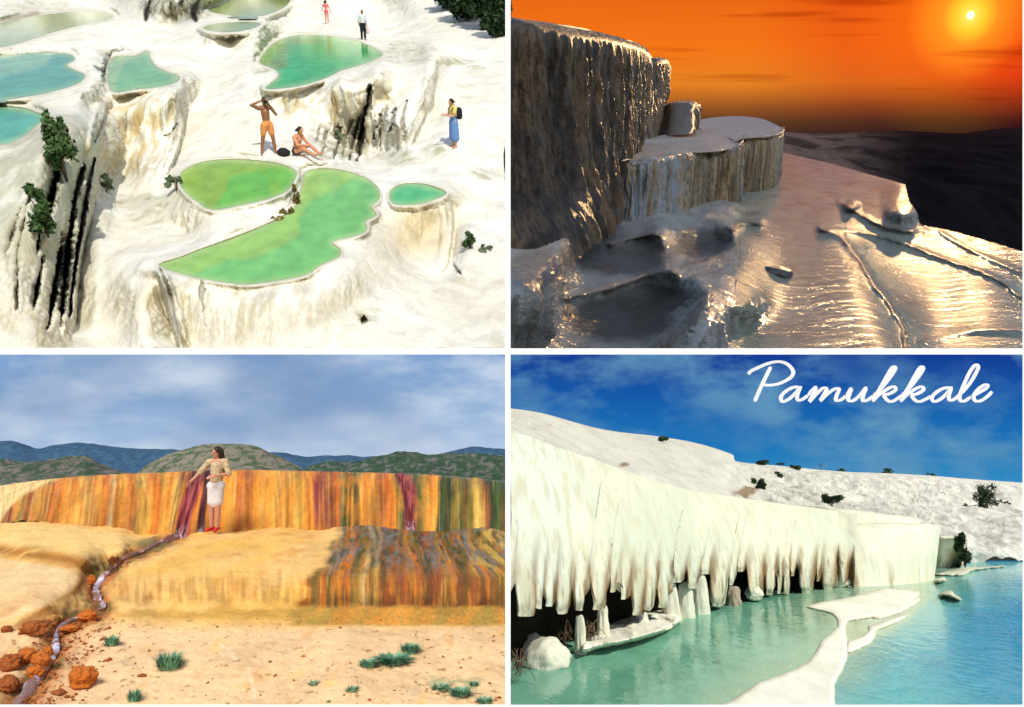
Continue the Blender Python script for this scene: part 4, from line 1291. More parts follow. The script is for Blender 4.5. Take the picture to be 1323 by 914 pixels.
c = mixc(c, np.array(lin(240, 204, 138)), (1 - sstep(-4, 5, py - np.interp(px, [-60, 0, 12, 30, 60, 90], [690, 672, 652, 638, 624, 612]))) * (px < 92))
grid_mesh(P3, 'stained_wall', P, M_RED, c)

# ground in front
C3 = []
def d3(lst):
    for x, y, D in lst: C3.append((x, y, 1 / D))
d3([(-40,674,17.4),(50,676,17.2),(110,682,16.8),(185,692,16.3),(240,692,16.3),(300,688,16.6),(420,686,17),(540,686,17),(660,690,16.6),
    (-40,690,15.6),(40,692,15.4),(110,694,15.2),(160,704,14.6),(-40,703,14.6),(30,708,14.0),(80,718,13.2),(112,726,12.8),(150,715,13.9),
    (-40,722,13.9),(20,722,13.5),(60,730,12.6),(95,740,12.0),(105,752,11.6),(112,745,12.5),(-40,745,11.6),(30,755,11.0),(70,765,10.8),(90,775,10.8),(60,790,10.2),(20,800,9.9),(-40,812,9.6),
    (190,706,14.8),(170,712,14.6),(150,735,13.8),(128,750,12.8),(125,765,11.9),(130,780,11.2),(95,798,10.6),(75,820,9.9),(70,845,9.2),(40,890,8.1),(110,800,10.5),
    (210,705,14.6),(250,700,14.9),(300,696,15.2),(360,694,15.4),(430,690,15.9),(500,688,16.2),(600,690,15.8),(655,694,15.4),
    (160,726,12.9),(200,720,13.3),(300,712,13.6),(400,710,13.8),(500,712,13.6),(600,716,13.4),(655,718,13.3),
    (148,740,12.5),(200,730,12.55),(300,727,12.7),(400,727,12.7),(500,729,12.5),(600,731,12.4),(655,733,12.4),
    (143,752,12.0),(200,744,11.95),(300,742,12.05),(400,742,12.05),(500,744,11.85),(600,746,11.75),(655,748,11.75),(200,758,11.5),(300,756,11.6),(400,757,11.55),(500,760,11.35),(600,761,11.3),
    (150,768,11.5),(200,772,11.35),(300,774,11.4),(400,778,11.3),(500,780,11.15),(600,781,11.1),(655,784,11.05),
    (150,776,11.0),(250,780,10.95),(350,784,10.9),(420,788,10.75),(520,790,10.6),(655,792,10.6),
    (150,790,10.7),(260,796,10.5),(350,803,10.35),(450,806,10.3),(560,806,10.3),(655,810,10.2),
    (160,797,10.4),(300,806,10.1),(450,814,9.9),(600,816,9.85),(655,818,9.8),
    (120,830,9.5),(250,840,9.2),(400,850,9.0),(550,850,9.0),(655,850,9.0),(100,870,8.6),(250,880,8.4),(400,890,8.15),(600,890,8.15),(655,890,8.15),(-40,880,8.3),(20,850,9.1),(10,905,7.8),(120,915,7.75),(400,920,7.65),(655,920,7.65),(-40,920,7.6)])
f3 = tps(C3)
s3 = 1.25
gx, gy = np.meshgrid(np.arange(-40, 653.8, s3), np.arange(671, 914, s3))
D3 = 1 / np.clip(f3(gx, gy), 1 / 24, 1 / 6)
top = np.interp(gx, [-40, 0, 50, 112, 185, 240, 330, 420, 510, 560, 610, 660], [668, 668, 669, 676, 690, 691, 684, 682, 682, 682, 684, 686])
keep = gy > top - 4
P = P3.pt(gx, gy, D3)
N = grid_normals(P); st = sstep(.2, .6, 1 - np.clip(N[..., 2], 0, 1))
STREAM = smooth_poly([(236,690),(215,698),(196,706),(186,712),(160,722),(146,736),(132,748),(124,760),(126,772),(134,784),(120,792),(96,800),(78,812),(72,826),(70,845),(56,866),(40,888),(22,912)], 3, False)
sdm = seg_dist(gx, gy, STREAM)
wst = np.interp(gy, [690, 760, 912], [6, 9, 20])
fl = np.abs(fbm(P, (5.0, 2.0, .5), 3, 4.)) * 2 - .5
P = P + N * (st * .07 * fl + .025 * fbm(P, (2.2, 2.2, 2.2), 5, 1.) + .02 * fbm(P, (6, 6, 6), 3, 5.) + .10 * np.exp(-((sdm - wst * 1.1) / (wst * .7)) ** 2) * fbm(P, (5, 5, 5), 3, 19.) - .05 * np.exp(-(sdm / (wst * .8)) ** 2))[..., None]
sand = np.array(lin(236, 190, 118)); gold = np.array(lin(238, 184, 92)); pinks = np.array(lin(238, 198, 150))
n0 = fbm(P, (.7, .3, .7), 5, 11.); n1 = fbm(P, (3.0, .9, 1.), 5, 12.); nst = fbm(P, (6, 1.6, .5), 4, 13.)
c = mixc(sand, gold, sstep(-.25, .3, n0))
c = mixc(c, pinks, .92 * sstep(796, 822, gy) * sstep(-.5, -.1, n1 + .1))
c = mixc(c, np.array(lin(222, 150, 70)), .4 * sstep(.05, .35, n1) * (gy < 800))
c = mixc(c, np.array(lin(214, 156, 84)), .5 * sstep(.2, .45, n1))
SL1 = smooth_poly([(-60,674),(50,674),(110,680),(175,692),(205,699),(170,708),(130,722),(108,722),(60,713),(0,705),(-60,704)], 3)
SL2 = smooth_poly([(-60,720),(20,722),(60,728),(95,737),(104,750),(97,764),(70,780),(30,796),(-60,818)], 3)
c = mixc(c, np.array(lin(238, 200, 128)), .8 * (1 - sstep(-6, 1, sdist(gx, gy, SL1))))
c = mixc(c, np.array(lin(238, 202, 148)), .85 * (1 - sstep(-5, 1, sdist(gx, gy, SL2))))
# lips stained by running water
lipn = fbm(np.stack([gx / 7.0, gy / 50.0, gx * 0], -1), oct=4, off=12.)
lip_c = mixc(np.array(lin(214, 158, 66)), np.array(lin(150, 98, 40)), sstep(-.15, .3, lipn))
w = 6 * fbm(np.stack([gx / 30, gy / 9, gx * 0], -1))
w2_ = 7 * fbm(np.stack([gx / 16, gy / 40, gx * 0], -1), oct=3)
band = sstep(724, 766, gy + w + 2 * w2_) * (1 - sstep(772, 784, gy + w2_)) * sstep(128, 160, gx)
c = mixc(c, lip_c, .5 * band * sstep(-.35, .2, lipn))
c = mixc(c, np.array(lin(196, 150, 66)), .7 * sstep(786, 791, gy + w) * (1 - sstep(796, 803, gy)) * sstep(140, 160, gx))
# dark algae over the right half of the dome, plus painted sheen and shade
Qe = np.stack([gx / 24.0, gy / 24.0, gx * 0], -1)
edge = np.interp(gy, [684, 700, 730, 745, 760, 775, 790, 812], [438, 432, 420, 396, 392, 386, 380, 372])
rm = sstep(-8, 12, gx - edge + 2.5 * w + 10 * fbm(Qe, (1.2, 1.2, 1), 4, 2.)) * (1 - sstep(806, 811, gy + .3 * w))
fan = np.clip((746 - gy) / 58.0, 0, 1)
s_x = 500 + (gx - 500) * (1 + .35 * fan) + 14 * fan * fbm(np.stack([gx / 40, gy / 30, gx * 0], -1), oct=3)
Qs = np.stack([s_x / 24.0, gy / 60.0, gx * 0], -1)
DS = [(330,'or2'),(380,'or1'),(392,'or3'),(400,'dgr'),(408,'gr'),(416,'or3'),(424,'gr'),(434,'dgr'),(440,'or1'),(450,'or3'),(456,'gr'),(464,'ol'),(472,'pal'),(480,'gr'),(487,'yel'),(492,'dkr'),(505,'br'),(518,'br'),(526,'or3'),(536,'or1'),(546,'or3'),(553,'dgr'),(560,'dkr'),(574,'br'),(581,'ol'),(590,'dkr'),(600,'dgr'),(612,'br'),(626,'dgr'),(634,'br'),(642,'gr'),(660,'ol'),(720,'pal')]
dcol = stripes(s_x + 7 * fbm(Qs, (.8, .6, 1), 3, 3.), DS, P)
dcol = mixc(dcol, np.array(cols3['dgr']), .75 * sstep(.0, .3, fbm(Qs, (2.2, .8, 1), 4, 301.)))
dcol = mixc(dcol, np.array(cols3['or1']), .65 * sstep(.06, .3, fbm(Qs, (3.1, .7, 1), 4, 302.)))
dcol = mixc(dcol, np.array(cols3['yel']), .5 * sstep(.15, .35, fbm(Qs, (4.5, .9, 1), 4, 306.)))
dcol = mixc(dcol, np.array(cols3['dkr']), .5 * sstep(.1, .3, fbm(Qs, (5.5, .9, 1), 3, 308.)))
dcol = mixc(dcol, np.array(lin(176, 104, 44)), .34)
sheen = mixc(np.array(cols3['blg']), np.array(cols3['gr']), sstep(-.2, .2, fbm(Qs, (.7, .5, 1), 3, 303.)))  # bluish sheen of the dome top, painted as colour
tcol = mixc(dcol, sheen * .9, .6 * sstep(-.25, .15, fbm(Qs, (2.0, 2.2, 1), 5, 304.)))
tcol = mixc(tcol, np.array(cols3['dgr']) * .8, .6 * sstep(.0, .25, fbm(Qs, (2.6, 5, 1), 5, 305.)))
tcol = mixc(tcol, np.array(cols3['yel']), .75 * sstep(590, 640, gx + 20 * fbm(Qs, (1, 1, 1), 3, 1.)) * sstep(-.1, .2, fbm(Qs, (1.5, 3, 1), 4, 309.)))
fr = sstep(722, 756, gy + 2 * w)
foot = sstep(780, 787, gy + .4 * w)
fcol = mixc(np.array(cols3['or1']), np.array(cols3['ol']), sstep(-.2, .2, n1)); fcol = mixc(fcol, np.array(cols3['gr']), .5 * sstep(-.1, .3, fbm(Qe, (4.5, 5, 1), 5, 33.))); fcol = mixc(fcol, np.array(cols3['dkr']), .6 * sstep(.05, .25, fbm(Qe, (6, 5, 1), 5, 35.)) * sstep(520, 600, gx))
tcol = mixc(tcol, np.array(cols3['blg']), .5 * sstep(.1, .3, fbm(P, (9, 1.0, 2), 5, 128.)))
fcol = mixc(fcol, np.array(lin(204, 158, 76)), .45)
rc = mixc(mixc(tcol, dcol, fr), fcol, foot)
rc = mixc(rc, rc * .4, .7 * sstep(764, 780, gy) * (1 - foot) * sstep(-.15, .15, fbm(P, (2.5, 1, 1), 3, 61.)))  # shade at the foot of the dome face, darkened in the colour
c = mixc(c, rc, rm)
# rims of the slabs at the left
rim = np.exp(-(seg_dist(gx, gy, [(-40,708),(0,711),(40,716),(80,722),(112,730),(112,748)]) / 8.0) ** 2)
c = mixc(c, np.array(lin(166, 108, 42)), .95 * rim * sstep(-.5, -.1, n1 + nst * .3))
rim2 = np.exp(-(seg_dist(gx, gy, [(112,740),(100,762),(70,782),(40,800),(0,818),(-40,830)]) / 6.0) ** 2)
c = mixc(c, np.array(lin(150, 100, 42)), .9 * rim2 * sstep(-.35, .1, n1))
# bed of the little stream
bed = np.exp(-(sdm / (wst * 1.25)) ** 2)
bedc = mixc(np.array(lin(176, 104, 56)), np.array(lin(112, 92, 52)), sstep(-.1, .2, fbm(P, (3, 3, 3), 4, 71.)))
c = mixc(c, bedc, np.clip(bed * 1.3, 0, .95) * sstep(-.5, .0, n1 + .2))
c = mixc(c, np.array(lin(112, 104, 62)), .8 * blob(gx, gy, 195, 703, 22, 8, .4) + 0)
c = mixc(c, np.array(lin(110, 104, 60)), .8 * blob(gx, gy, 128, 735, 12, 8, .4))
left_low = blob(gx, gy, 40, 850, 80, 70, .5)
c = mixc(c, np.array(lin(190, 120, 56)), .7 * left_low * sstep(-.2, .25, n1))
for (x, y, rx, ry, cc, s) in [(580,890,60,18,lin(190,170,130),.6),(600,885,30,7,lin(130,150,96),.6),(560,880,20,5,lin(150,160,110),.5),(155,855,16,8,lin(170,150,120),.5),(320,875,26,16,lin(226,164,84),.5)]:
    c = mixc(c, np.array(cc), s * blob(gx + 2 * w, gy + w, x, y, rx, ry, .5) * sstep(-.2, .2, fbm(P, (7, 7, 7), 4, 5.)))
c = mixc(c, np.array(lin(240, 215, 175)), .8 * np.exp(-(seg_dist(gx + .6 * w, gy, [(280,830),(300,848),(318,862),(326,885),(330,905)]) / 2.6) ** 2) * sstep(-.2, .2, fbm(P, (5, 5, 5), 3, 81.)))
c = mixc(c, np.array(lin(150, 110, 70)), .7 * sstep(.32, .42, fbm(P, (9, 9, 9), 3, 91.)) * (gy > 800))
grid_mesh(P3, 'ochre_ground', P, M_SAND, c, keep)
def at3(px, py):
    i = int(round((py - 671) / s3)); k = int(round((px + 40) / s3))
    return float(P3g[min(max(i, 0), P3g.shape[0] - 1), min(max(k, 0), P3g.shape[1] - 1), 1])
P3g = P
# the running water
L = np.array(STREAM); tn = np.gradient(L, axis=0); tn /= np.linalg.norm(tn, axis=1)[:, None]
nn = np.stack([-tn[:, 1], tn[:, 0]], -1)
rows = []
rr = np.random.default_rng(4)
wid = np.interp(L[:, 1], [690, 720, 745, 770, 800, 912], [3.5, 2.6, 5, 4.5, 3.2, 8]) * (1 - .75 * np.exp(-((L[:, 1] - 793) / 7) ** 2)) * (1 + .25 * rr.normal(size=len(L)))
for q in np.linspace(-1, 1, 11):
    rows.append(L + nn * (wid * q)[:, None])
A = np.array(rows)
DD = np.array([[at3(x, y) for x, y in r] for r in A]); DD = np.median(DD, axis=0)[None, :] * np.ones(A.shape[:2]) * .9975 + .03 * np.abs(np.linspace(-1, 1, 11))[:, None] ** 2
A2 = catmull(A, 3, 1); D2_ = catmull(DD, 3, 1)
Pw = P3.pt(A2[..., 0], A2[..., 1], D2_); Pw[..., 2] += .012 * fbm(Pw, (9, 9, 9), 3)
foam = -.12 + 1.3 * fbm(Pw, (9, 5, 9), 4, 3.) + .35 * blob(A2[..., 0], A2[..., 1], 128, 755, 16, 22, .8) + .25 * blob(A2[..., 0], A2[..., 1], 72, 828, 10, 26, .8) + .2 * blob(A2[..., 0], A2[..., 1], 205, 702, 12, 8, .8)
cw = mixc(np.array(lin(150, 108, 96)), np.array(lin(214, 212, 232)), sstep(.05, .4, foam))
grid_mesh(P3, 'stream', Pw, water_mat('running_water', .12, 1.33, .6, 14, bdist=.03), cw, flip=False)
# rocks
M_ROCK = terrain_mat('orange_rock', .8, .3, .5, 5.0, (1, 1, 1), 22.0, color=lin(206, 112, 36), bump=.9, bdist=.04)
M_ROCK2 = terrain_mat('brown_rock', .8, .3, .5, 5.0, (1, 1, 1), 22.0, color=lin(170, 92, 40), bump=.9, bdist=.04)
def rock(px, py, wpx, hpx, mat, label, seed, group='rocks by the stream', dp=0.0):
    D = at3(px, py + hpx * .35) - dp; m = P3.scale(px, py, D)
    o = lump(P3, 'rock', P3.pt(px, py, D), (wpx * m * .5, wpx * m * .45, hpx * m * .55), mat, seed, .6, 2.2, 5, facet=.35)
    tag(o, label, 'rock', group)
rock(107, 876, 38, 28, M_ROCK, 'large orange boulder standing alone at the edge of the flat ground', 1)
rock(114, 796, 24, 15, M_ROCK, 'orange rock lying just below the bend of the stream', 2)
rock(47, 812, 34, 20, M_ROCK2, 'brown rock left of the white stretch of the stream', 3)
rock(8, 813, 14, 9, M_ROCK2, 'small brown rock at the left edge below the slab', 4)
rock(118, 751, 11, 13, M_ROCK, 'small round orange rock beside the foaming fall', 5)
rock(90, 812, 26, 9, M_ROCK, 'flat orange rock right of the white stretch of the stream', 6)
for k, (x, y, w, h, mt, lb) in enumerate([(14,858,30,22,M_ROCK2,'brown rock at the left end of the lower jumble'),(34,848,26,22,M_ROCK,'orange rock in the middle of the lower jumble'),(54,854,24,20,M_ROCK,'orange rock at the right end of the lower jumble'),
                                           (46,868,22,16,M_ROCK,'orange rock at the bottom of the lower jumble beside the water'),(20,842,16,10,terrain_mat('pale_rock', .85, .2, .4, 5, color=lin(226,186,128), bump=.8),'pale rock on top of the lower jumble'),(62,842,14,14,M_ROCK,'small orange rock at the top right of the lower jumble'),(12,884,26,22,M_ROCK2,'mossy brown rock at the lower left corner')]):
    rock(x, y, w, h, mt, lb, 10 + k)
# loose gravel and crumbs of crust
def gravel(n, seed, weight, size, mat):
    r = np.random.default_rng(seed); V = []; Fc = []
    oct_ = np.array([(1,0,0),(-1,0,0),(0,1,0),(0,-1,0),(0,0,1),(0,0,-1)], float); tri = [(0,2,4),(2,1,4),(1,3,4),(3,0,4),(2,0,5),(1,2,5),(3,1,5),(0,3,5)]
    done = 0
    while done < n:
        x, y = r.uniform(-20, 650), r.uniform(796, 911)
        if r.random() > weight(x, y): continue
        p = P3.pt(x, y, at3(x, y)); s_ = size * r.lognormal(0, .5)
        q = oct_ * s_ * r.uniform(.5, 1.2, (6, 1)) * np.array([1, 1, .6]); a = r.uniform(0, 6.28)
        q = np.stack([q[:, 0] * math.cos(a) - q[:, 1] * math.sin(a), q[:, 0] * math.sin(a) + q[:, 1] * math.cos(a), q[:, 2]], -1) + p
        k = len(V); V += q.tolist(); Fc += [tuple(i + k for i in t) for t in tri]; done += 1
    o = mesh_obj(P3, 'gravel', V, Fc, mat, smooth=False); o['kind'] = 'stuff'; o['label'] = 'loose orange gravel and crumbs scattered over the ochre ground'; o['category'] = 'gravel'
gravel(600, 5, lambda x, y: max(.03, math.exp(-((x - np.interp(y, [796, 912], [110, 40])) / 45) ** 2)), .016, M_ROCK2)
gravel(220, 6, lambda x, y: .25 + .75 * (math.sin(x * .021) * math.sin(y * .07 + x * .01) > .3), .008, M_ROCK2)
# grass
L_GRASS = leaf_mat('green_grass', (.07, .20, .11), (.22, .42, .25), 8)
for k, (x, y, w, h, n, lb) in enumerate([(144,834,22,12,240,'small dense grass tuft nearest to the stream'),(218,864,40,18,420,'large spiky grass tuft standing alone in the sandy ground'),(173,906,22,14,160,'grass tuft at the lower edge below the large spiky tuft'),
                                          (530,843,28,10,420,'dense dark round grass tuft farthest from the water'),(508,856,52,9,520,'long low band of grass below the dense round tuft'),(476,861,28,8,260,'left low grass patch joined to the long band'),
                                          (405,885,18,5,70,'thin sparse grass in the bare middle of the ground'),(455,893,22,6,80,'thin sparse grass near the bottom centre'),(612,886,14,5,120,'little dark tuft near the right edge'),(595,898,36,8,240,'wide grass patch at the lower right corner'),(570,890,30,5,140,'pale grass patch left of the lower right corner patch'),(626,908,26,6,140,'grass at the very bottom right'),(424,908,8,3,30,'tiny grass sprig at the bottom edge')]):
    tuft(P3, x, y, at3(x, y), w, h, n, L_GRASS, lb, 'grass tufts on the ochre ground', 60 + k)
# hills and scrub
def hill(name, ridge, D, foot_y, Df, amp, ca, cb, thr, mat, seed, su=40):
    n = len(ridge)
    ctl = []
    for v in (-.3, 0, .25, .5, .75, 1.0):
        ctl.append([(x, y + (foot_y - y) * max(v, 0) + (1.5 if v < 0 else 0), D + (Df - D) * max(v, 0) + (D * .15 if v < 0 else 0)) for x, y in ridge])
    P, px, py = net(P3, ctl, su, 14)
    N = grid_normals(P); s = D / 60.0
    P = P + N * (.45 * amp * fbm(P, (.25 / s,) * 3, 5, seed))[..., None]
    t = fbm(P, (2.2 / s, .8 / s, 2.4 / s), 5, seed + 3.)
    c = mixc(np.array(ca), np.array(cb), sstep(thr - .16, thr + .16, t))
    grid_mesh(P3, name, P, mat, c)
    return P
M_HILL = terrain_mat('hill_scrub', .95, .05, .4, .25, (1, 1, 1), 1.2, bump=.7, bdist=.8)
far = [(-60,576),(0,573),(20,573),(50,580),(75,577),(100,575),(140,579),(170,580),(200,582),(230,583),(300,590),(360,586),(380,590),(400,593),(430,590),(470,592),(520,592),(560,590),(600,580),(620,579),(660,583),(720,588)]
hill('far_hills', far, 420, 640, 330, 5, lin(58, 88, 112), lin(70, 98, 122), 0, M_HILL, 3., 24)  # bluish haze of distance put into the base colours
hill('scrub_hill', [(-60,600),(0,598),(50,597),(90,594),(110,594),(130,602),(150,608),(180,614),(215,624),(240,632)], 120, 660, 80, 2.0, lin(130, 120, 110), lin(74, 92, 72), -.05, M_HILL, 13., 40)
hill('scrub_hill', [(170,620),(200,598),(230,585),(255,578),(285,575),(310,576),(335,581),(360,592),(385,604),(400,615)], 150, 650, 100, 2.5, lin(146, 136, 118), lin(84, 104, 72), .06, M_HILL, 23., 40)
hill('scrub_hill', [(380,615),(410,603),(440,600),(470,597),(510,588),(540,587),(580,590),(620,588),(660,590),(720,592)], 110, 650, 76, 2.5, lin(118, 118, 112), lin(64, 88, 68), -.12, M_HILL, 33., 40)
# sky
m, nt, em, bx, el, vec = sky_nodes('overcast_sky')
n1 = _noise(nt, vec, 5.5, 6, .55, (1, 2.6, 1)); n2 = _noise(nt, vec, 3.0, 3, .5, (1, 1.6, 1))
t = rng_map(nt, el, bear(P3, 300, 600)[1], bear(P3, 300, 458)[1])
base = _ramp(nt, t, [(0, lin(196, 212, 232)), (.25, lin(166, 192, 224)), (.6, lin(146, 176, 214)), (1, lin(128, 164, 210))])
c = _mul(nt, base, lin(216, 228, 242), _ramp(nt, n1, [(.42, (0, 0, 0)), (.66, (1, 1, 1))]), 'MIX')
c = _mul(nt, c, lin(120, 150, 192), _ramp(nt, n2, [(.44, (0, 0, 0)), (.68, (.85, .85, .85))]), 'MIX')
nt.links.new(c, em.inputs['Color'])
sky_board(P3, 'sky', -80, 655, 456.5, 640, 560, m, .02)
# woman
e, j, fr = person(P3, 276, 687, 16.2, R(-6), dict(
    elr=(-.33, -.08, 1.19), wrr=(-.44, -.20, 1.02), ell=(.27, -.02, 1.17), wrl=(.06, -.23, 1.12), head=(-.01, -.03, 1.61),
    knl=(.075, -.02, .5), anl=(.065, .02, .085), tol=(.085, -.13, .03), knr=(-.07, -.02, .5), anr=(-.06, .02, .085), tor=(-.09, -.13, .03)),
    'woman with long dark hair in patterned shirt and pale skirt by the striped wall', 1.0, True, skin('warm_skin', (.56, .25, .16)), look=(-.5, -1, 0))
KHAKI = terrain_mat('patterned_khaki_cloth', .85, .1, 1.0, 24, (1, 1, 1), 30, color=lin(206, 182, 146), bump=.1)
PALE_C = plain_mat('pale_cloth', lin(214, 208, 206), .9, .12, 15)
cloth(P3, 'skirt', [capsule(j['waist'], .108, (0, 0, .92), .128), capsule(j['hil'], .108, j['hir'], .108), capsule((-.06, 0, .9), .118, (-.065, 0, .58), .10, rings=2), capsule((.06, 0, .9), .118, (.065, 0, .58), .10, rings=2), capsule((0, 0, .9), .118, (0, 0, .56), .10, rings=2)], PALE_C, e)
cloth(P3, 'shirt', [capsule(j['waist'] - Vector((0, 0, .08)), .128, j['chest'], .134), capsule(j['shl'], .074, j['shr'], .074), capsule(j['shl'], .07, j['ell'], .062, rings=2), capsule(j['shr'], .07, j['elr'], .06, rings=2)], KHAKI, e)
cloth(P3, 'hair', hair_parts(fr, .50, 1.2), plain_mat('brown_hair', (.028, .014, .010), .5, .4, 40), e)
for s in 'lr':
    a, b = j['an' + s], j['to' + s]
    cloth(P3, 'shoe', [capsule(a + (a - b).normalized() * .045 - Vector((0, 0, .035)), .044, b, .036)], RED_C, e, .01)
h, up, lk, sd = fr
for q in (-1, 1):
    v, f = ellipsoid(h + lk * .083 + sd * q * .033 + up * .008, (.013, .008, .008)); mesh_obj(P3, 'eye', v, f, BLACK_C, parent=e)
v, f = ellipsoid(h + lk * .092 - up * .052, (.022, .008, .008)); mesh_obj(P3, 'mouth', v, f, plain_mat('lips', (.45, .10, .09), .5), parent=e)
sun_lamp(P3, -25, 50, 3.8, (1.0, .96, .90), 28)
# ------------------------------------------------------------------ place 4: white cliffs over the blue pool
P4 = BLUE
WZ = -4.0
M_WHITE = terrain_mat('white_travertine', .85, .2, .16, 1.0, (1, 1, .5), 7.0, (1.6, 1.2, .3), bump=.4, bdist=.06, dark=(.5, .47, .36))
M_ROUGHW = terrain_mat('rough_white_slope', .9, .15, .16, 1.4, (1, 1, 1), 6.0, (1, 1, 1), bump=.9, bdist=.25)
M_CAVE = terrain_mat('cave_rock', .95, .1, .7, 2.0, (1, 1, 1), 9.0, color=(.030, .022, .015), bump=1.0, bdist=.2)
creamw = np.array((.67, .665, .525)); shadew = np.array((.58, .62, .49)); warmw = np.array((.62, .52, .34)); brown4 = np.array(lin(150, 120, 80)); dkb = np.array(lin(60, 44, 28))
CONTACT = [(560,905),(640,888),(700,866),(735,850),(800,832),(870,808),(900,795),(950,782),(1000,770),(1050,764),(1085,758),(1120,760)]
LIP = [(560,500),(640,550),(690,566),(720,578),(770,595),(800,607),(830,619),(870,629),(900,635),(960,645),(1020,652),(1060,657),(1085,662),(1120,668)]
# lobes along the bottom: (left, right, tip y, gap top left, gap top right)
LOB = [(560,600,800,770,760),(600,645,800,760,745),(645,663,797,745,739),(663,690,797,739,770),(690,703,787,770,766),(703,717,784,766,774),(717,738,794,774,767),(738,760,789,767,727),(760,786,789,727,730),(786,800,766,730,762),(800,815,775,762,766),(815,830,796,766,770),
       (830,847,789,770,760),(847,867,786,760,734),(867,887,753,734,733),(887,904,761,733,742),(904,917,742,742,744),(917,941,784,744,733),(941,951,757,733,732),(951,964,739,732,733),(964,987,774,733,752),(987,1003,769,752,730),(1003,1010,768,730,732),(1010,1019,768,732,726),(1019,1030,745,726,727),(1030,1054,768,727,742),(1054,1061,752,742,742),(1061,1080,768,742,752),(1080,1098,764,752,756),(1098,1120,764,756,756)]
xs = np.arange(600, 1102, 0.8)
cx_, cy_ = zip(*CONTACT); lx_, ly_ = zip(*LIP)
yc = np.interp(xs, cx_, cy_); yl = np.interp(xs, lx_, ly_)
k = np.ones(31) / 31; pad = lambda a: np.convolve(np.pad(a, 15, 'edge'), k, 'valid')
yl = pad(yl); Dc = P4.dz(xs, yc, WZ); Dc = pad(Dc)
yb = np.empty_like(xs); lobs = np.zeros_like(xs)
for a, b, tip, g0, g1 in LOB:
    m_ = (xs >= a) & (xs < b)
    s = (xs[m_] - (a + b) / 2) / ((b - a) / 2)
    g = np.where(s < 0, g0, g1)
    yb[m_] = tip - (tip - g) * np.clip(np.abs(s), 0, 1) ** 6
    lobs[m_] = s
bulge = np.sqrt(np.clip(1 - lobs ** 2, 0, 1))
ycon = np.minimum(yb, yc + 2)
v = np.concatenate([np.linspace(-.16, 0, 6)[:-1], np.linspace(0, 1, 110)])
V, X = np.meshgrid(v, xs, indexing='ij')
YL = yl[None] * np.ones_like(V); YB = ycon[None] * np.ones_like(V)
vp = np.clip(V, 0, 1)
slant = -22 * (1 - vp) ** 1.2 * -1                     # the curtains lean: tops stand to the right of their tips
Xp = X + slant * sstep(560, 700, X) * (1 - .7 * sstep(900, 1080, X))
YL = np.interp(Xp, xs, yl)
Y = YL + (YB - YL) * vp + np.where(V < 0, 2.0, 0)
span = (Y - YL) / 230.0
h = np.clip((Y - YL) / np.maximum(YC_ := np.interp(Xp, xs, yc) - YL, 1), 0, 1.05)
DcX = np.interp(Xp, xs, Dc)
big = 1 - .45 * sstep(700, 1080, X)
D = DcX + big * (3.4 * np.clip(1 - h, 0, 1) ** 2.2 - .55 * np.sin(np.pi * np.clip(h, 0, 1)) - .2) + np.where(V < 0, -V * 22, 0)
grow = sstep(.30, .88, h)
widthpx = np.interp(X, xs, np.concatenate([[ (b - a)] * int(np.sum((xs >= a) & (xs < b))) for a, b, *_ in LOB])[:len(xs)])
amp = (widthpx * D / F) * .55
D = D - grow * amp * 2.0 * (bulge[None] - .35) 
# end of each tip rounds back under
endr = sstep(.90, 1.0, vp)
D = D + endr ** 2 * amp * .5
P = P4.pt(Xp, Y, D)
N = grid_normals(P)
fine = (np.abs(fbm(P, (2.2, .8, .14), 3, 3.)) * 2 - .5)
P = P + N * ((.02 + .15 * grow) * fine + .10 * fbm(P, (.35, .35, .30), 3, 7.) + .03 * fbm(P, (6, 4, .8), 3, 17.) * grow)[..., None]
c = mixc(creamw, shadew, sstep(-.2, .25, fbm(P, (.25, .15, .2), 4, 41.)) * .8)
c = mixc(c, np.array((.70, .76, .68)), .55 * (1 - sstep(700, 800, Xp)))  # greenish shade of the left part put into the colour
st = fbm(P, (4.5, 1.6, .18), 4, 43.)
c = mixc(c, creamw * np.array((.86, .85, .78)), .7 * sstep(.0, .3, fbm(P, (5, 1.6, .10), 3, 143.)))
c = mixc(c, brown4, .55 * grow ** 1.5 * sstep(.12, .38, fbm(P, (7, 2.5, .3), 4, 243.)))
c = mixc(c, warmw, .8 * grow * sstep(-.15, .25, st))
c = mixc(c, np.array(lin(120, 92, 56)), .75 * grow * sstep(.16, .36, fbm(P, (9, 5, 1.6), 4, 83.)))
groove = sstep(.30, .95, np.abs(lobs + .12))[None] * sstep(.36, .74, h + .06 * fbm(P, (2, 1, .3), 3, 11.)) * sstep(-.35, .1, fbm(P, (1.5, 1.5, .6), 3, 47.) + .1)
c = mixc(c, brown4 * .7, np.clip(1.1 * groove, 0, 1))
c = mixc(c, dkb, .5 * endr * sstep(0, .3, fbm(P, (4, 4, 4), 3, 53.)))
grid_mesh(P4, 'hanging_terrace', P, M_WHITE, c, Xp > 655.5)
# hollow behind the curtains, its darkness painted as near-black rock
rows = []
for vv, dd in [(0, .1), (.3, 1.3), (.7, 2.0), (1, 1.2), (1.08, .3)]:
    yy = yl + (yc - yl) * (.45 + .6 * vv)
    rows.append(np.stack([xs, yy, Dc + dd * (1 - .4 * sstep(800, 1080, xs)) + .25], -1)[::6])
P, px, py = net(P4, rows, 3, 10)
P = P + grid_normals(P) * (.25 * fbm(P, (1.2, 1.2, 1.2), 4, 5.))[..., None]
grid_mesh(P4, 'cave_wall', P, M_CAVE, keep=px > 655.5)
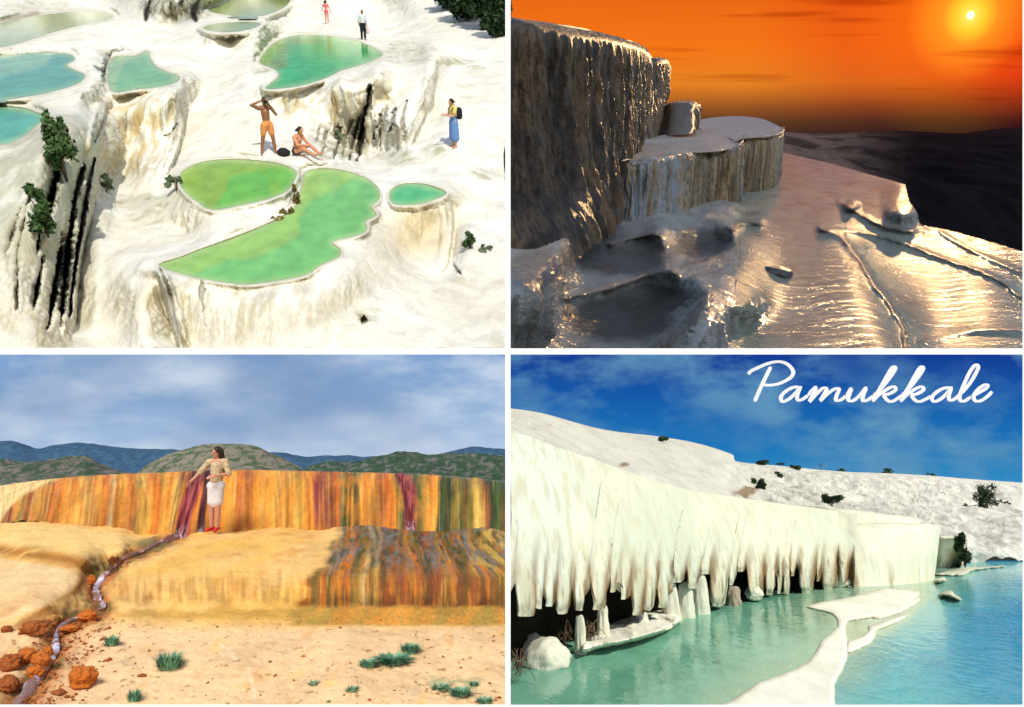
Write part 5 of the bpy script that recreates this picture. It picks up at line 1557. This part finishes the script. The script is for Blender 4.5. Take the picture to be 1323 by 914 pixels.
# second terrace block on the right, and the low one behind it
def block4(tops, base, prof, su, sv, seed, streak=.5, dark=None):
    ctl = []
    for v, back, lift in prof:
        vv = max(v, 0)
        ctl.append([(a[0] + (b[0] - a[0]) * vv, a[1] + (b[1] - a[1]) * vv + lift, a[2] + (b[2] - a[2]) * vv + back) for a, b in zip(tops, base)])
    P, px, py = net(P4, ctl, su, sv)
    N = grid_normals(P)
    stp = sstep(.3, .8, 1 - np.clip(N[..., 2], 0, 1))
    P = P + N * (stp * .07 * (np.abs(fbm(P, (1.4, .8, .12), 3, seed)) * 2 - .5) + .06 * fbm(P, (.8, .8, .6), 4, seed + 2))[..., None]
    c = mixc(creamw, shadew, .15 * sstep(-.2, .25, fbm(P, (.3, .3, .3), 3, seed)))
    low = np.linspace(0, 1, P.shape[0])[:, None] * np.ones(P.shape[:2])
    c = mixc(c, warmw, .6 * streak * sstep(.4, .9, low) * sstep(-.05, .3, fbm(P, (2.4, 1.2, .15), 4, seed + 5)))
    c = mixc(c, brown4, .7 * sstep(.62, .9, low) * sstep(.18, .4, fbm(P, (2.6, 1.2, .15), 3, seed + 9)))
    if dark is not None: c = mixc(c, np.array(lin(150, 146, 118)), .7 * blob(px, py, *dark, .6) * sstep(-.2, .2, fbm(P, (1.5, 1.5, .5), 4, 3.)))  # shadowed side of the block painted darker
    return grid_mesh(P4, 'terrace_block', P, M_WHITE, np.clip(c * 1.14, 0, .9))
dzw = lambda x, y: float(P4.dz(x, y, WZ))
PR4 = [(-.2, 5.0, 1), (0, .9, 0), (.04, .15, 0), (.12, -.15, 0), (.5, -.2, 0), (.9, 0, 0), (1.04, 0, 0)]
block4([(1066,678,40),(1074,678,38.2),(1086,678,37.2),(1120,677,37),(1160,677,37.2),(1195,678,37.8),(1212,679,38.8),(1215,680,41)],
       [(1074,752,39),(1080,756,dzw(1080,756)),(1092,757,dzw(1092,757)),(1120,758,dzw(1120,758)),(1160,756,dzw(1160,756)),(1190,753,dzw(1190,753)),(1205,750,dzw(1205,750)),(1208,744,40)], PR4, 24, 20, 3., .6, (1080,715,16,26))
block4([(1040,654,46),(1060,655,41),(1085,658,39.4),(1120,662,39.6),(1160,667,40.2),(1180,670,41),(1190,673,44)],
       [(1040,690,46),(1060,690,41),(1085,692,39.4),(1120,694,39.6),(1160,696,40.2),(1180,697,41),(1188,698,44)], PR4, 20, 12, 23., .0)
block4([(1205,694,46),(1213,693,43.5),(1225,693,43),(1240,694,43),(1246,695,44),(1248,698,47)], [(1205,735,46),(1213,734,dzw(1213,734)),(1225,733,dzw(1225,733)),(1238,731,dzw(1238,731)),(1243,730,44),(1245,728,47)], PR4, 14, 12, 13., 1.0, (1236,712,14,16))
# rubble cone at the foot of the curtains and pale mounds in the cave mouth
def mound(px, py, wpx, hpx, D, seed, label, cat='mound', name='travertine_mound', mat=None, rough=.25):
    m_ = P4.scale(px, py, D)
    pil = name == 'stalagmite'
    if pil: py += hpx * .28; hpx *= 1.55; wpx *= 1.1
    o = lump(P4, name, P4.pt(px, py, D), (wpx * m_ * .5, wpx * m_ * .42, hpx * m_ * .5), mat or M_WSOLID, seed, rough * (1.5 if pil else 1.0), 1.7, 4, column=pil, taper=.10 if pil else .25, flute=.3 if pil else .12)
    tag(o, label, cat, 'pale mounds in the cave mouth')
M_WSOLID = terrain_mat('white_mound', .85, .2, .35, 2.0, (1, 1, .5), 8, (1, 1, .4), color=(.70, .68, .54), bump=.5, bdist=.06)
mound(707, 846, 60, 44, dzw(707, 862) + .1, 1, 'broad white mound at the left end of the cave mouth')
mound(689, 838, 40, 40, dzw(690, 860) + 1.2, 2, 'grey white mound half hidden in the dark cave at the left', mat=terrain_mat('stained_mound', .9, .1, .6, 1.5, color=(.45, .42, .34), bump=.6))
mound(750, 822, 13, 52, dzw(748, 846) + .1, 3, 'slim white pillar standing in the cave mouth', 'pillar', 'stalagmite', rough=.12)
mound(779, 800, 14, 34, dzw(776, 838) + .5, 4, 'short leaning pale pillar right of the slim white pillar', 'pillar', 'stalagmite', rough=.15)
mound(830, 805, 16, 26, dzw(838, 818) + .2, 12, 'pale stump on the white ledge', 'pillar', 'stalagmite', rough=.2)
mound(867, 780, 20, 52, dzw(872, 806) + .1, 5, 'rounded white pillar at the right end of the ledge', 'pillar', 'stalagmite', rough=.15)
mound(886, 777, 19, 48, dzw(886, 799) + .1, 6, 'rounded white stump just right of the end of the ledge', 'pillar', 'stalagmite', rough=.15)
mound(904, 768, 20, 54, dzw(904, 794) + .1, 7, 'wide ribbed white pillar joined to the curtain above', 'pillar', 'stalagmite', rough=.2)
mound(948, 770, 16, 22, dzw(944, 784) + .3, 8, 'brownish stump in the dark opening of the cave', 'pillar', 'stalagmite', mat=terrain_mat('brown_mound', .9, .1, .6, 2, color=(.40, .33, .23), bump=.6))
mound(974, 766, 22, 20, dzw(974, 778) + .1, 9, 'low pale foot of the curtain right of the widest dark opening')
mound(1078, 748, 36, 26, dzw(1078, 758) - .1, 10, 'triangular white rubble cone between the two terraces', 'mound')
# white ledge under the curtains
def bank(name, poly, z, h, step=1.2, soft=7.0, mat=None, seed=1., c0=creamw, kind='structure', under=.35, round_=1.0):
    a = np.array(poly); x0, y0 = a.min(0) - 6; x1, y1 = a.max(0) + 6
    gx, gy = np.meshgrid(np.arange(x0, x1, step), np.arange(y0, min(y1, 912.5), step))
    sd = sdist(gx + 2.0 * fbm(np.stack([gx / 20, gy / 12, gx * 0], -1), off=seed), gy + 1.2 * fbm(np.stack([gx / 16, gy / 10, gx * 0 + 3], -1), off=seed), poly)
    zz = z + np.where(sd < 0, h * np.clip(-sd / soft, 0, 1) ** .5, -under * np.clip(sd / 5.0, 0, 1))
    P = P4.on(gx, gy, zz)
    zr = fbm(P, (1.2, .5, 1), 4, seed) 
    P = P4.on(gx, gy, zz + .5 * h * zr * (sd < -2))
    c = mixc(c0, c0 * np.array((.93, .92, .88)), sstep(-.1, .3, zr))
    c = mixc(c, np.array(lin(170, 168, 130)), .5 * np.exp(-((sd + .5) / 1.6) ** 2))
    return grid_mesh(P4, name, P, mat or M_WHITE, c, sd < 5, kind)
M_BANK = terrain_mat('bank_crust', .85, .2, .06, 1.2, (1, 1, 1), 7.0, (1, 1, 1), bump=.3, bdist=.03, dark=(.5, .47, .36))
bank('white_ledge', smooth_poly([(752,828),(775,812),(800,796),(840,786),(872,784),(882,797),(874,809),(845,822),(805,833),(776,838),(752,844)], 3), WZ, .30, soft=5, seed=4., under=.2, c0=np.array((.80,.78,.64)), mat=M_BANK)
WB = [(925,924),(950,902),(981,882),(1018,868),(1046,852),(1061,828),(1082,808),(1073,793),(1042,785),(1062,778),(1100,771),(1128,763),(1150,760),(1186,764),(1182,775),(1165,790),(1130,798),(1097,803),(1093,816),(1096,838),(1092,858),(1078,887),(1066,924)]
bank('white_bank', smooth_poly(WB, 3), WZ, .07, seed=2., soft=5, c0=np.array((.88,.86,.73)), mat=M_BANK)
bank('white_bank', smooth_poly([(1094,830),(1112,822),(1122,814),(1122,809),(1142,802),(1164,794),(1172,796),(1160,804),(1140,812),(1131,817),(1128,828),(1112,838),(1094,844)], 3), WZ, .06, soft=4, seed=6., c0=np.array((.88,.86,.73)), mat=M_BANK)
bank('white_bank', smooth_poly([(1128,797),(1150,789),(1168,779),(1184,771),(1190,774),(1178,784),(1158,794),(1136,800)], 3), WZ, .05, soft=4, seed=16., c0=np.array((.88,.86,.73)), mat=M_BANK)
bank('white_bank', smooth_poly([(1213,768),(1228,763),(1233,768),(1242,774),(1240,777),(1225,772),(1214,771)], 3), WZ, .2, soft=3, seed=8.)
bank('white_bank', smooth_poly([(1207,749),(1220,746),(1222,752),(1208,753)], 3), WZ, .2, soft=3, seed=9.)
bank('white_bank', smooth_poly([(1206,743),(1240,734),(1270,733),(1296,731),(1296,733),(1260,737),(1244,744),(1225,744)], 3), WZ, .12, soft=3, seed=10.)

# slope behind
rid = [(656,528,32),(700,535,34),(760,552,38),(800,560,42),(850,566,46),(900,575,50),(945,589,54),(952,598,62),(1010,604,72),(1060,609,78),(1100,612,84),(1150,614,90),(1200,617,96),(1260,622,100),(1345,628,104)]
mid = [(656,544,28),(690,552,29),(745,572,30.5),(800,590,33),(850,600,36),(900,612,39),(945,622,43),(965,628,48),(1010,634,54),(1060,640,58),(1100,645,62),(1150,650,66),(1200,655,70),(1260,662,72),(1345,668,74)]
low = [(656,564,23.5),(690,572,24.5),(745,592,26),(800,612,28),(850,628,30.5),(900,640,33),(945,648,36),(965,654,39),(1010,658,43),(1060,664,46),(1100,672,48),(1150,680,50),(1200,690,51),(1260,697,52),(1345,700,53)]
foot = [(656,620,23),(690,622,24),(745,640,25.5),(800,660,27.5),(850,670,30),(900,680,32.5),(945,690,35.5),(965,700,38),(1010,705,41),(1060,710,43),(1100,715,45),(1150,722,47),(1200,727,48),(1260,727,48.5),(1345,726,49)]
back = [(x, y + 2, D + 12) for x, y, D in rid]
P, px, py = net(P4, [back, rid, mid, low, foot], 34, 44)
N = grid_normals(P)
vq = np.linspace(-1, 3, P.shape[0])[:, None] * np.ones(P.shape[:2])
rg = sstep(900, 1000, px); notr = sstep(-.05, .25, vq)
rid_n = 1 - np.abs(fbm(P, (.45, .25, .7), 5, 5.)) * 2.2
P = P + N * ((.25 + .5 * rg) * notr * (fbm(P, (.5, .3, .5), 5, 1.) + .5 * rid_n * rg - .2))[..., None]
c = mixc(np.array((.88, .86, .76)), np.array((.80, .78, .68)), sstep(-.1, .3, fbm(P, (.6, .4, .6), 5, 2.)))
c = mixc(c, np.array(lin(150, 150, 138)), .4 * rg * sstep(.05, .30, fbm(P, (.9, .5, 1.2), 5, 8.)))
c = mixc(c, brown4, .8 * (blob(px, py, 965, 636, 16, 5, .4) + blob(px, py, 807, 600, 6, 3, .4)))
c = mixc(c, brown4, .5 * blob(px, py, 700, 550, 25, 4, .6) * sstep(.1, .3, fbm(P, (1.5, 1, 1), 4, 3)))
grid_mesh(P4, 'white_slope', P, M_ROUGHW, c)
def at4(px_, py_):
    d = np.hypot(px - px_, py - py_); i = np.unravel_index(np.argmin(d), d.shape)
    return float(P[i][1])
Pslope = P
# water
gx, gy = np.meshgrid(np.arange(656, 1340, 2.2), np.arange(724, 914, 1.6))
Pw = P4.on(gx, gy, WZ)
BANKP = smooth_poly(WB, 3)
sdb = np.abs(sdist(gx, gy, BANKP))
left = (gx < np.interp(gy, [724, 785, 800, 860, 918], [1090, 1060, 1086, 1040, 950])) 
w = 10 * fbm(np.stack([gx / 50, gy / 16, gx * 0], -1), oct=3)
cl = mixc(np.array(lin(118, 176, 150)), np.array(lin(96, 156, 128)), sstep(-.2, .3, fbm(Pw, (.5, .2, .5), 4, 3.)))
cl = mixc(cl, np.array(lin(160, 186, 152)), .6 * (1 - sstep(0, 40, sdb)))
dist_r = gx - np.interp(gy, [724, 760, 800, 850, 918], [1190, 1170, 1100, 1090, 1060])
cr = mixc(np.array(lin(150, 186, 160)), np.array(lin(104, 184, 184)), sstep(5, 90, dist_r + w))
cr = mixc(cr, np.array(lin(44, 150, 176)), sstep(80, 200, dist_r + 1.5 * w) * sstep(752, 800, gy + w))
cr = mixc(cr, np.array(lin(96, 180, 176)), .6 * sstep(868, 905, gy + .6 * w) * (1 - sstep(150, 230, dist_r)))
pale_s = 1 - sstep(-2, 10, sdist(gx + .4 * w, gy + .2 * w, [(1094,846),(1132,822),(1172,800),(1196,772),(1186,762),(1120,770),(1090,800)]))
cr = mixc(cr, np.array(lin(196, 208, 168)), .75 * pale_s)
c = np.where(left[..., None], cl, cr)
grid_mesh(P4, 'water', Pw, water_mat('turquoise_water', .07, 1.17, .35, 3.2, (1, .55, 1), .14, .06), c * .95)
# bushes and shrubs
B4 = [(982,636,15,16,500,'dark round bush on the white slope above the brown scar'),(1075,655,20,14,600,'low dark bush on the flat top of the curtains'),(1276,659,26,30,1100,'largest dark bush on the white slope near the right edge'),
      (1292,652,7,8,120,'tiny bush touching the right side of the largest bush'),(1302,653,9,5,120,'small low bush right of the largest bush'),(1247,731,16,34,800,'dark shrub standing at the water against the low block'),
      (855,569,12,5,160,'dark bush on the ridge farthest to the left'),(984,601,18,7,300,'wide dark bush on the ridge just right of the step'),(1008,602,8,4,120,'little bush on the ridge right of the wide one'),(1030,606,16,6,220,'flat dark bush on the ridge left of the post'),
      (1087,611,12,5,160,'bush on the ridge right of the post'),(1148,615,18,9,320,'tallest bush on the ridge'),(1175,616,8,4,100,'tiny bush on the ridge right of the tallest'),(1203,617,10,6,150,'small bush on the ridge above the rough slope'),(1218,619,9,3,90,'flat tiny bush on the ridge between two small ones'),(1238,622,16,6,200,'ragged bush on the ridge nearest to the right edge'),
      (1007,618,9,8,200,'small dark bush in the hollow below the ridge'),(1246,654,6,4,80,'tiny bush left of the largest bush'),(1219,639,4,3,60,'speck of a bush in the middle of the rough slope')]
for k, (x, y, w_, h_, n, lb) in enumerate(B4):
    w_ *= 1.3; h_ *= 1.3; n = int(n * 1.4); D_ = at4(x, y) - .6 if k != 5 else 42.0
    bush(P4, 'bush', x, y + 1, D_, w_, h_, n, .11 if w_ > 12 else .09, L_DARK, WOOD, lb, 'bush', 'dark bushes on the white slope', 100 + k)
o = mesh_obj(P4, 'post', *merge([tube([(0, 0, -.3), (0, 0, .95)], [.05, .04], 8), tube([(-.18, 0, .8), (.18, 0, .8)], [.03, .03], 6)]), WOOD, loc=tuple(float(v_) for v_ in P4.pt(1061, 610, at4(1061, 610))))
tag(o, 'thin dark post standing on the ridge among the bushes', 'post')
# dry roots in the cave mouth
def roots(px0, py0, w_, h_, D0, n, label, seed):
    r = random.Random(seed); m_ = P4.scale(px0, py0, D0); parts = []
    for _ in range(n):
        a = r.uniform(-.5, .5) * w_ * m_; b = a + r.uniform(-.35, .35) * w_ * m_
        t_ = r.uniform(.4, 1.15) * h_ * m_; l_ = t_ * r.uniform(0, .5)
        parts.append(tube([(a, r.uniform(-.1, .1), t_), ((a + b) / 2 + r.uniform(-.2, .2), -.1, (t_ + l_) * .5), (b + r.uniform(-.2, .2), -.2, l_)], [.010, .010, .004], 4))
    vv, ff = merge(parts)
    o = mesh_obj(P4, 'hanging_roots', vv, ff, plain_mat('dry_root', (.16, .11, .06), .9), loc=tuple(float(q) for q in P4.pt(px0, py0, D0)))
    tag(o, label, 'roots', 'dry roots in the cave mouth')
roots(765, 836, 22, 34, dzw(765, 842), 26, 'brown dry roots hanging beside the slim white pillar', 1)
roots(668, 878, 24, 34, dzw(668, 882), 24, 'brown dry roots at the left end of the cave mouth by the water', 2)
roots(728, 840, 14, 34, dzw(730, 848) + .4, 12, 'thin dry roots above the broad white mound', 3)
# sky
m, nt, em, bx, el, vec = sky_nodes('blue_sky')
t = rng_map(nt, el, bear(P4, 1000, 640)[1], bear(P4, 1000, 458)[1])
base = _ramp(nt, t, [(0, lin(56, 146, 198)), (.35, lin(30, 118, 184)), (.7, lin(22, 90, 170)), (1, lin(20, 60, 148))])
n1 = _noise(nt, vec, 7, 7, .58, (1, 1.9, 1)); n2 = _noise(nt, vec, 3.2, 2, .5, (1, 1.4, 1))
mm = nt.nodes.new('ShaderNodeMath'); mm.operation = 'MULTIPLY'
nt.links.new(_ramp(nt, n1, [(.42, (0, 0, 0)), (.60, (1, 1, 1))]), mm.inputs[0]); nt.links.new(_ramp(nt, n2, [(.36, (.1, .1, .1)), (.52, (.95, .95, .95))]), mm.inputs[1])
c = _mul(nt, base, lin(96, 150, 188), mm.outputs[0], 'MIX')
nt.links.new(c, em.inputs['Color'])
DS4 = 190
sky_board(P4, 'sky', 656, 1400, 456.5, 660, DS4, m, .0)
# white brush lettering mounted on the sky
LET = {'P': [[(967,484),(970,480),(980,475),(992,470),(1005,467.5),(1016,470),(1024,478),(1024,485),(1017,491),(1006,496),(994,498),(986,497)], [(996,474),(988,490),(981,505),(975,519)]],
 'a1': [[(1032,500),(1024,501),(1015,506),(1009,513),(1011,519),(1019,516),(1028,508),(1034,500),(1030,511),(1031,517),(1037,516),(1044,511)]],
 'm': [[(1044,511),(1051,503),(1054,501),(1050,511),(1046,519),(1054,510),(1063,502),(1068,503),(1064,511),(1060,518),(1068,510),(1078,503),(1084,503),(1081,511),(1080,517),(1086,517),(1094,511)]],
 'u': [[(1094,511),(1100,502),(1097,511),(1096,517),(1102,518),(1111,511),(1119,501),(1115,512),(1115,518),(1121,517),(1128,512)]],
 'k1': [[(1128,512),(1140,500),(1152,485),(1157,476),(1153,475),(1146,486),(1136,504),(1127,519)], [(1127,519),(1136,510),(1148,502),(1155,500),(1157,504),(1149,509),(1141,510)], [(1141,510),(1146,517),(1152,519),(1160,515),(1165,511)]],
 'k2': [[(1165,511),(1177,499),(1188,485),(1193,476),(1189,475),(1182,486),(1172,504),(1163,519)], [(1163,519),(1172,510),(1184,502),(1191,500),(1193,504),(1185,509),(1177,510)], [(1177,510),(1182,517),(1188,519),(1196,516),(1203,512)]],
 'a2': [[(1228,501),(1219,502),(1210,507),(1204,514),(1207,519),(1215,516),(1223,509),(1229,501),(1226,511),(1227,517),(1233,516),(1240,510)]],
 'l': [[(1240,510),(1252,497),(1261,482),(1264,474),(1260,472),(1253,481),(1245,498),(1240,511),(1241,518),(1247,518),(1254,513)]],
 'e': [[(1254,513),(1264,508),(1274,502),(1276,498),(1271,498),(1263,504),(1258,512),(1260,518),(1267,518),(1275,513),(1282,506)]]}
def srib(pts, wpx, D0_, th):
    L = np.array(smooth_poly(pts, 5, False)); tn = np.gradient(L, axis=0); tn /= np.linalg.norm(tn, axis=1)[:, None] + 1e-9
    nn = np.stack([-tn[:, 1], tn[:, 0]], -1)
    tt = np.linspace(0, 1, len(L)); steepw = .75 + .45 * np.abs(tn[:, 1])
    wd = wpx * .5 * steepw * np.clip(np.minimum(tt, 1 - tt) * 16 + .6, 0, 1)
    v, f = [], []
    for k_, (p, n_) in enumerate(zip(L, nn)):
        for dd in (0, th):
            for sg in (-1, 1):
                q = p + n_ * wd[k_] * sg; D0 = D0_ - .012 * k_
                v.append(tuple(P4.pt(q[0], q[1], D0 + dd)))
    for k_ in range(len(L) - 1):
        a, b = 4 * k_, 4 * k_ + 4
        f += [(a, a + 1, b + 1, b), (a + 2, b + 2, b + 3, a + 3), (a, b, b + 2, a + 2), (a + 1, a + 3, b + 3, b + 1)]
    f += [(0, 2, 3, 1), (a + 4, a + 5, a + 7, a + 6)]
    return v, f
le = bpy.data.objects.new('script_lettering', None); link(P4, le); le.matrix_world = P4.M.copy()
mlet, nt_, b_ = newmat('white_lettering'); b_.inputs['Base Color'].default_value = (.92, .92, .92, 1); b_.inputs['Roughness'].default_value = .8; b_.inputs['Base Color'].default_value = (.95, .95, .95, 1)
for n_i, (k_, strokes) in enumerate(LET.items()):
    vv, ff = merge([srib(s_, 4.3, DS4 - 1.2 - .75 * q_ - .11 * (n_i % 2), .4) for q_, s_ in enumerate(strokes)])
    mesh_obj(P4, 'letter', vv, ff, mlet, parent=le, smooth=False)
tag(le, 'white brush script lettering reading Pamukkale against the deep blue sky', 'lettering')
sun_lamp(P4, 50, 46, 3.8, (1.0, .96, .85), .6)

# ------------------------------------------------------------------ the white case strips between the four views, built as solid bars
class BORDER: col = border_col
PAP = plain_mat('white_paint', (.86, .86, .85), .8, .02, 3, .2)
fr_ = bpy.data.objects.new('white_border', None); border_col.objects.link(fr_)  # printed white border between the views, added as solid bars
fr_.location = (0, 4.4, 0)
def bar(name, x0, y0, x1, y1, dep=.05, dy=0.0):
    k_ = (4.4 + dy) / F
    X0, X1, Z0, Z1 = (x0 - CX) * k_, (x1 - CX) * k_, -(y1 - CY) * k_, -(y0 - CY) * k_
    e_ = 1 + dep / 4.4                                     # bevelled sides
    v = [(x * (e_ if y else 1), y, z * (e_ if y else 1)) for x in (X0, X1) for y in (0, dep) for z in (Z0, Z1)]
    mesh_obj(BORDER, name, v, [(0, 1, 3, 2), (4, 6, 7, 5), (0, 4, 5, 1), (2, 3, 7, 6), (0, 2, 6, 4), (1, 5, 7, 3)], PAP, parent=fr_, smooth=False)
bar('upright_divider', 652.8, -60, 659.6, 960)
bar('level_divider', -120, 449.8, 652.8, 458.2); bar('level_divider', 659.6, 450.4, 1321.2, 458.2)
bar('side_border', 1321.2, -60, 1330, 960)
bar('base_border', -120, 910.5, 652.8, 960); bar('base_border', 659.6, 910.8, 1321.2, 960)
tag(fr_, 'white strips that part the four views from each other', 'divider')
